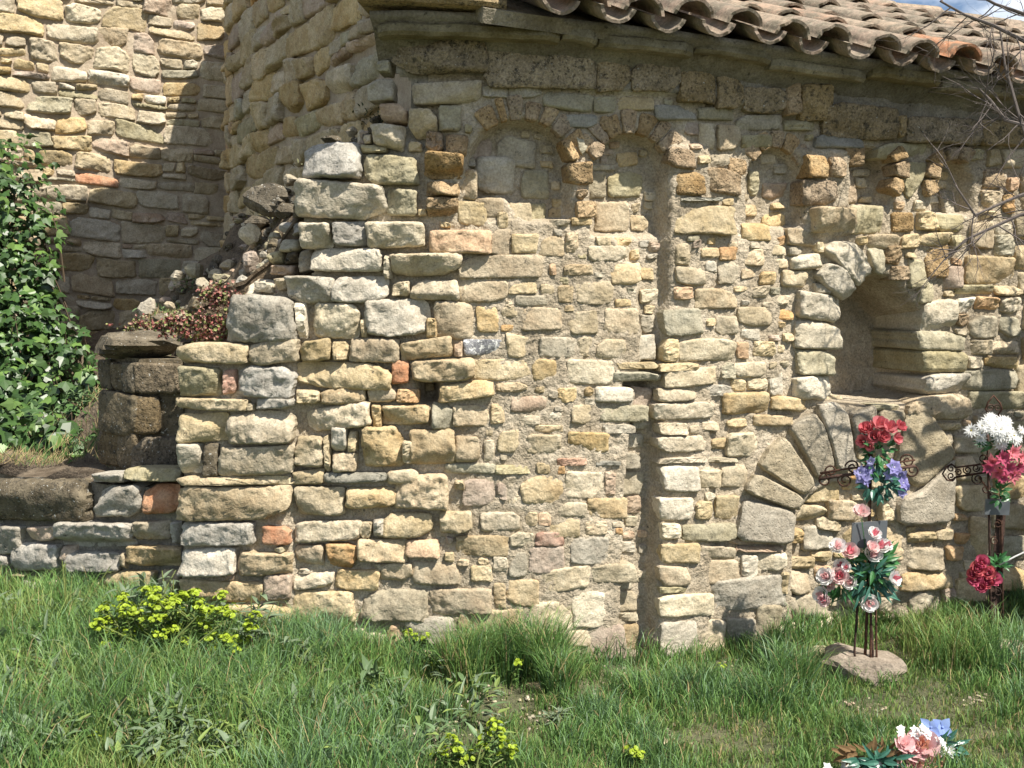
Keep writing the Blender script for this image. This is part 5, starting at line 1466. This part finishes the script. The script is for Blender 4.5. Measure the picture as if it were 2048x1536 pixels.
for c, a0, sg_ in [((1650, 960), 0.5, 1), ((1662, 942), -0.5, -1), ((1690, 960), 2.5, 1), ((1705, 935), 3.0, -1), ((1825, 940), 2.6, 1), ((1815, 922), 3.4, -1), ((1770, 950), 0.4, 1), ((1752, 870), 4, 1), ((1733, 865), -1, -1)]:
    iron(cr1, "scroll", scroll(c, 15, 1.4, a0, sg_, D1), 0.004, 5)
v, f = box_geo(at(1738, 1067, D1 - 0.03), 0.155, 0.012, 0.115)
v = [(x, y, z + 0.10 * (x - b1[0])) for x, y, z in v]
mesh_obj("plaque", v, f, PLAQUE, cr1, at(1738, 1067, D1 - 0.03))
r = random.Random(4)
bq = tag(empty("red_rose_bouquet", at(1757, 900, D1 - 0.02)), "bunch of coral red artificial roses on top of the left cross", "bouquet")
for i, (x, y, R) in enumerate([(1732, 858, 15), (1758, 850, 19), (1776, 856, 18), (1800, 853, 14), (1726, 882, 14), (1748, 874, 15), (1765, 874, 14), (1792, 877, 13), (1740, 892, 10)]):
    rose(bq, "rose", at(x, y, D1 - 0.04 - r.uniform(0, 0.03)), ((x - 1760) * 0.012, -0.55, 0.7 - (y - 850) * 0.02), 0.86 * R / FPX * D1, PM['coral'] if i % 3 else PM['red'], PM['red'], i, 0.25)
foliage(bq, (1758, 905), D1 - 0.03, 40, 40, 60, 0.045, 0.018, LEAFG, 3)
foliage(bq, (1745, 935), D1 - 0.03, 20, 25, 25, 0.04, 0.016, LEAFG, 4)
vq = tag(empty("violet_bouquet", at(1765, 1000, D1 - 0.02)), "violet artificial flowers below the red roses on the left cross", "bouquet")
for i, (x, y, R) in enumerate([(1726, 952, 19), (1738, 938, 13), (1740, 922, 12), (1788, 935, 17), (1800, 950, 16), (1806, 966, 15), (1802, 985, 12), (1730, 960, 14), (1782, 950, 14), (1812, 975, 10), (1720, 945, 12)]):
    daisy(vq, "flower", at(x, y, D1 - 0.05 - r.uniform(0, 0.02)), (r.gauss(0, 0.4), -1, r.gauss(0.2, 0.3)), R / FPX * D1, PM['violet'] if i % 2 else PM['lilac'], PM['white'], 20 + i, 6, 0.42, 2, 0.35)
foliage(vq, (1758, 968), D1 - 0.03, 55, 40, 70, 0.05, 0.022, LEAFT, 5)
pq = tag(empty("pink_rose_bouquet", at(1740, 1170, D1 - 0.02)), "pale pink and white artificial roses spread round the left cross", "bouquet")
for i, (x, y, R) in enumerate([(1723, 1022, 15), (1749, 1067, 13), (1676, 1093, 15), (1700, 1103, 16), (1746, 1110, 16), (1760, 1092, 15), (1745, 1095, 12), (1774, 1090, 11), (1652, 1153, 16), (1679, 1152, 16), (1700, 1165, 13), (1683, 1133, 14), (1658, 1170, 12), (1788, 1157, 15), (1643, 1190, 15), (1648, 1200, 12), (1737, 1205, 16), (1693, 1135, 9)]):
    rose(pq, "rose", at(x, y, D1 - 0.07 - r.uniform(0, 0.05)), ((x - 1725) * 0.008 + r.gauss(0, 0.15), -0.75, 0.6 - (y - 1120) * 0.006), R / FPX * D1, PM['white'] if i % 3 else PM['blush'], PM['pink'] if i % 2 else PM['palepink'], 40 + i, 0.3)
    pp = at(x, y + R, D1 - 0.05)
    v, f = tube([pp, (Vector(pp) + Vector(at(1740, 1180, D1 - 0.03))) / 2 + Vector((0, 0, 0.01)), at(1740, 1180, D1 - 0.03)], 0.0022, 4)
    mesh_obj("flower_stem", v, f, LEAFG, pq, pp)
foliage(pq, (1750, 1130), D1 - 0.04, 55, 55, 90, 0.07, 0.02, LEAFG, 6)
foliage(pq, (1740, 1165), D1 - 0.05, 65, 55, 110, 0.075, 0.016, LEAFT, 7, 0.2)
foliage(pq, (1680, 1170), D1 - 0.05, 50, 30, 45, 0.06, 0.014, LEAFG, 8, 0.3)
# --- right cross
D2 = float(ground_at(1995, 1288)[1])
b2 = at(1995, 1290, D2)
cr2 = tag(empty("iron_cross", b2), "tall rusty lattice iron grave cross at right edge with scrolled arms", "cross")
for dx in (-12, 12):
    iron(cr2, "rail", [at(1994 + dx, 1290, D2), at(1992 + dx, 1150, D2), at(1990 + dx, 1020, D2), at(1988 + dx, 930, D2), at(1987 + dx, 830, D2)], 0.006)
v, f = box_geo(at(1993, 1160, D2 + 0.012), 0.045, 0.004, 0.64); mesh_obj("back_strip", v, f, RUST, cr2, at(1993, 1160, D2 + 0.012))
for i in range(7):
    y = 1048 + i * 34; s_ = 1 if i % 2 else -1
    iron(cr2, "scroll", scroll((1992 - 3 * s_, y), 9, 1.3, 1.2 if s_ > 0 else 1.9, s_, D2 - 0.004, 18), 0.003, 5)
iron(cr2, "finial", [at(1980, 832, D2), at(1971, 818, D2), at(1976, 805, D2), at(1987, 791, D2), at(2000, 806, D2), at(2004, 818, D2), at(1995, 832, D2)], 0.0045)
iron(cr2, "scroll", scroll((1981, 816), 8, 1.3, 0.2, 1, D2, 16), 0.003, 5); iron(cr2, "scroll", scroll((1995, 816), 8, 1.3, 2.9, -1, D2, 16), 0.003, 5)
iron(cr2, "arm", [at(1912, 954, D2), at(1950, 948, D2), at(2000, 940, D2), at(2050, 934, D2), at(2090, 930, D2)], 0.006)
iron(cr2, "arm", [at(1912, 935, D2), at(1950, 930, D2), at(2000, 922, D2), at(2050, 916, D2), at(2090, 912, D2)], 0.005)
iron(cr2, "finial", [at(1912, 935, D2), at(1903, 928, D2), at(1893, 934, D2), at(1885, 948, D2), at(1894, 960, D2), at(1905, 962, D2), at(1912, 954, D2)], 0.0045)
for c, a0, sg_, q in [((1902, 937), 0.2, 1, 8), ((1902, 952), -0.2, -1, 8), ((1935, 940), 2.6, 1, 9), ((1952, 936), 0.2, -1, 8), ((1966, 918), 4, 1, 12), ((1955, 958), 2.5, 1, 12), ((1972, 978), 1, -1, 10), ((1917, 945), 3.1, -1, 7), ((2030, 905), 2, 1, 12), ((2020, 960), 4, -1, 12)]:
    iron(cr2, "scroll", scroll(c, q, 1.35, a0, sg_, D2, 20), 0.0035, 5)
iron(cr2, "brace", [at(1966, 925, D2), at(1975, 908, D2), at(1982, 885, D2)], 0.004); iron(cr2, "brace", [at(1958, 955, D2), at(1968, 968, D2), at(1982, 990, D2)], 0.004)
v, f = box_geo(at(1994, 1014, D2 - 0.012), 0.118, 0.010, 0.075); mesh_obj("plaque", v, f, PLAQUE, cr2, at(1994, 1014, D2 - 0.012))
wq = tag(empty("white_bouquet", at(1990, 870, D2 - 0.05)), "white artificial daisies crowning the right cross", "bouquet")
r = random.Random(9)
for i in range(40):
    a = r.uniform(0, 2 * math.pi); q = r.random() ** 0.5
    x, y = 1998 + 58 * q * math.cos(a), 862 + 30 * q * math.sin(a)
    daisy(wq, "flower", at(x, y, D2 - 0.06 - 0.06 * (1 - q)), ((x - 1998) * 0.012, -1, 0.45 - (y - 862) * 0.012), r.uniform(11, 16) / FPX * D2, PM['white'], PM['yellow'], 60 + i, 13, 0.15)
foliage(wq, (1995, 890), D2 - 0.03, 45, 20, 40, 0.06, 0.022, LEAFG, 9)
lq = tag(empty("pink_lily_bouquet", at(2005, 990, D2 - 0.05)), "deep pink artificial lilies hanging on the right cross", "bouquet")
for i, (x, y, R) in enumerate([(1985, 925, 20), (2005, 915, 20), (2025, 905, 19), (2015, 935, 22), (1995, 945, 19), (2035, 935, 20), (2025, 950, 20), (1978, 935, 16), (2042, 915, 16), (2005, 955, 15)]):
    daisy(lq, "flower", at(x, y, D2 - 0.07 - r.uniform(0, 0.03)), ((x - 2008) * 0.015, -1, -0.1 - (y - 930) * 0.01), R / FPX * D2, PM['magenta'] if i % 2 else PM['rosepink'], PM['red'], 90 + i, 6, 0.22, 2, 0.6)
foliage(lq, (2000, 990), D2 - 0.05, 16, 35, 26, 0.045, 0.02, LEAFG, 10)
sq = tag(empty("small_red_bouquet", at(1985, 1150, D2 - 0.05)), "small bunch of dark red artificial roses low on the right cross", "bouquet")
for i, (x, y, R) in enumerate([(1965, 1123, 12), (1956, 1138, 14), (1950, 1158, 14), (1976, 1145, 13), (1988, 1158, 13), (1972, 1165, 12), (1962, 1174, 11), (1945, 1148, 10)]):
    rose(sq, "rose", at(x, y, D2 - 0.07), (-0.3 + r.gauss(0, 0.2), -0.8, 0.4), R / FPX * D2, PM['red'] if i % 2 else PM['magenta'], PM['magenta'], 120 + i, 0.3)
foliage(sq, (1996, 1132), D2 - 0.04, 22, 30, 34, 0.05, 0.018, LEAFG, 11)
v, f = tube([at(1998, 1130, D2 - 0.04), at(2030, 1113, D2 - 0.05), at(2075, 1092, D2 - 0.06)], 0.004, 6); mesh_obj("wrapped_stem", v, f, PM['white'], sq, at(2010, 1125, D2 - 0.04))
# --- flowers lying in the grass
g0 = ground_at(1850, 1545)
D3 = float(g0[1]) - 0.0
gq = tag(empty("ground_bouquet", g0), "pink and white artificial flowers with a blue bow lying in the grass", "bouquet")
for i, (x, y, R) in enumerate([(1845, 1490, 24), (1825, 1500, 20), (1838, 1520, 22), (1855, 1522, 20), (1808, 1488, 15), (1820, 1535, 20)]):
    rose(gq, "rose", at(x, y, D3 - 0.03 * i / 6), (0.15 * r.gauss(0, 1), -0.7, 0.7), R / FPX * D3, PM['palepink'] if i != 3 else PM['apricot'], PM['palepink'] if i else PM['apricot'], 150 + i, 0.75)
for i in range(46):
    a = r.uniform(-1.7, 1.6); q = r.uniform(0.5, 1.0)
    x, y = 1852 + 66 * q * math.cos(a), 1505 + 52 * q * math.sin(a)
    if r.random() < 0.3: x, y = r.uniform(1790, 1870), r.uniform(1455, 1475)
    daisy(gq, "blossom", at(x, y, D3 + r.uniform(-0.03, 0.03)), (r.gauss(0, 0.4), -0.8, 0.7), r.uniform(6, 9) / FPX * D3, PM['white'], PM['yellow'], 200 + i, 5, 0.36, 1)
for i, (x, y, R) in enumerate([(1862, 1455, 22), (1885, 1455, 24), (1875, 1470, 20), (1848, 1458, 14)]):
    daisy(gq, "blue_flower", at(x, y, D3 + 0.03), (r.gauss(0, 0.3), -0.9, 0.5), R / FPX * D3, PM['blue'], PM['blue'], 260 + i, 4, 0.42, 1)
foliage(gq, (1740, 1510), D3 + 0.02, 90, 25, 60, 0.06, 0.02, PM['dried'], 12)
foliage(gq, (1760, 1525), D3 - 0.02, 80, 22, 60, 0.06, 0.02, LEAFT, 13)
foliage(gq, (1870, 1500), D3 + 0.04, 80, 45, 90, 0.055, 0.018, LEAFT, 14)
for i, (x, y) in enumerate([(1655, 1535), (1690, 1532), (1755, 1528)]):
    daisy(gq, "blossom", at(x, y, D3), (0, -0.7, 0.7), 12 / FPX * D3, PM['white'], PM['white'], 300 + i, 5, 0.4, 1)

# ------------------------------------------------------------------ bare tree at right
BARK = plain_mat("bark", (0.13, 0.11, 0.10), 0.9, 0.2, 0.35)
tb = np.array([3.12, 4.78, 0.0])
tree = tag(empty("bare_tree", tb), "leafless tree whose thin branches reach in from the right edge", "tree")
r = random.Random(33)
g = Geo(); gt = Geo(); gtr = Geo()
trunk = [tb + np.array([0, 0, -0.1]), tb + np.array([0.03, 0.05, 0.7]), tb + np.array([-0.05, 0.1, 1.5]), tb + np.array([-0.02, 0.2, 2.3])]
v, f = tube(trunk, [0.20, 0.15, 0.125, 0.10], 12); gtr.add(v, f)
for ox, oy, hh in ((0.30, 0.06, 2.0), (0.58, 0.2, 2.4), (0.16, -0.3, 1.5)):  # extra unseen stems, added to broaden the trunk's shade on wall and grass
    q0 = tb + np.array([ox * 0.4, oy * 0.4, -0.1]); q1 = tb + np.array([ox, oy, 0.6]); q2 = tb + np.array([ox * 1.25, oy, hh])
    v, f = tube([q0, q1, q2], [0.16, 0.13, 0.09], 10); gtr.add(v, f)
def limb(p, d, length, rad, lev):
    d = Vector(d).normalized(); p = Vector(p)
    n = 6; pts = [p.copy()]; rads = [rad]
    for i in range(n):
        d = (d + Vector((r.gauss(0, 0.13), r.gauss(0, 0.13), r.gauss(0.02, 0.12)))).normalized()
        p = p + d * (length / n); pts.append(p.copy()); rads.append(rad * (1 - 0.72 * (i + 1) / n))
        if lev < 3 and i >= 1:
            for _ in range(1 if lev == 0 else r.choice([1, 1, 2])):
                dd = (d + rnd_dir(r, -1) * 0.85).normalized()
                limb(p, dd, length * r.uniform(0.4, 0.62), rads[-1] * 0.62, lev + 1)
    v, f = tube(pts, rads, 6 if lev < 2 else 4, False)
    (g if lev < 2 else gt).add(v, f)
top = trunk[-1]
for d, l, q in [((0.75, -0.25, 0.7), 1.9, 0.06), ((0.55, -0.6, 0.8), 1.9, 0.06), ((0.35, -0.75, 0.55), 1.7, 0.05), ((0.6, 0.4, 0.85), 1.7, 0.05)]:
    limb(top, d, l, q, 0)
def drawn(pts, d, r0):
    P = [at(x, y, d) for x, y in pts]
    v, f = tube(P, list(np.linspace(r0, r0 * 0.35, len(P))), 6, False); g.add(v, f)
    for i in range(1, len(P)):
        for _ in range(3):
            t = r.random(); p = Vector(P[i - 1]).lerp(Vector(P[i]), t)
            limb(p, (r.gauss(-0.4, 0.5), r.gauss(0, 0.3), r.gauss(-0.1, 0.6)), r.uniform(0.12, 0.36), 0.0035, 2)
for pts in [[(2330, 230), (2150, 150), (2048, 82), (1985, 50), (1930, 30), (1880, 2)], [(2330, 150), (2200, 90), (2048, 28), (1990, 8), (1930, -25)], [(2300, 330), (2120, 290), (2060, 300), (2035, 220), (2010, 130), (2000, 60)],
            [(2300, 330), (2120, 420), (2040, 430), (1985, 455), (1930, 480), (1890, 520)], [(2200, 300), (2080, 260), (2010, 240), (1980, 200), (1960, 180)], [(2200, 380), (2100, 370), (2030, 395), (1950, 430), (1910, 370)]]:
    drawn(pts, 4.6, 0.012)
link = [Vector(tb) + Vector((-0.02, 0.2, 1.9)), Vector(at(2330, 230, 4.55))]
v, f = tube([link[0], link[0].lerp(link[1], 0.5) + Vector((0, 0, 0.1)), link[1]], [0.05, 0.03, 0.014], 7, False); g.add(v, f)
v, f = tube([link[0], Vector(at(2300, 330, 4.55))], [0.05, 0.014], 7, False); g.add(v, f)
v, f = tube([link[0], Vector(at(2330, 150, 4.55))], [0.05, 0.014], 7, False); g.add(v, f)
gtr.build("trunk", BARK, tree, tb); g.build("branches", BARK, tree, tb); gt.build("twigs", BARK, tree, tb)
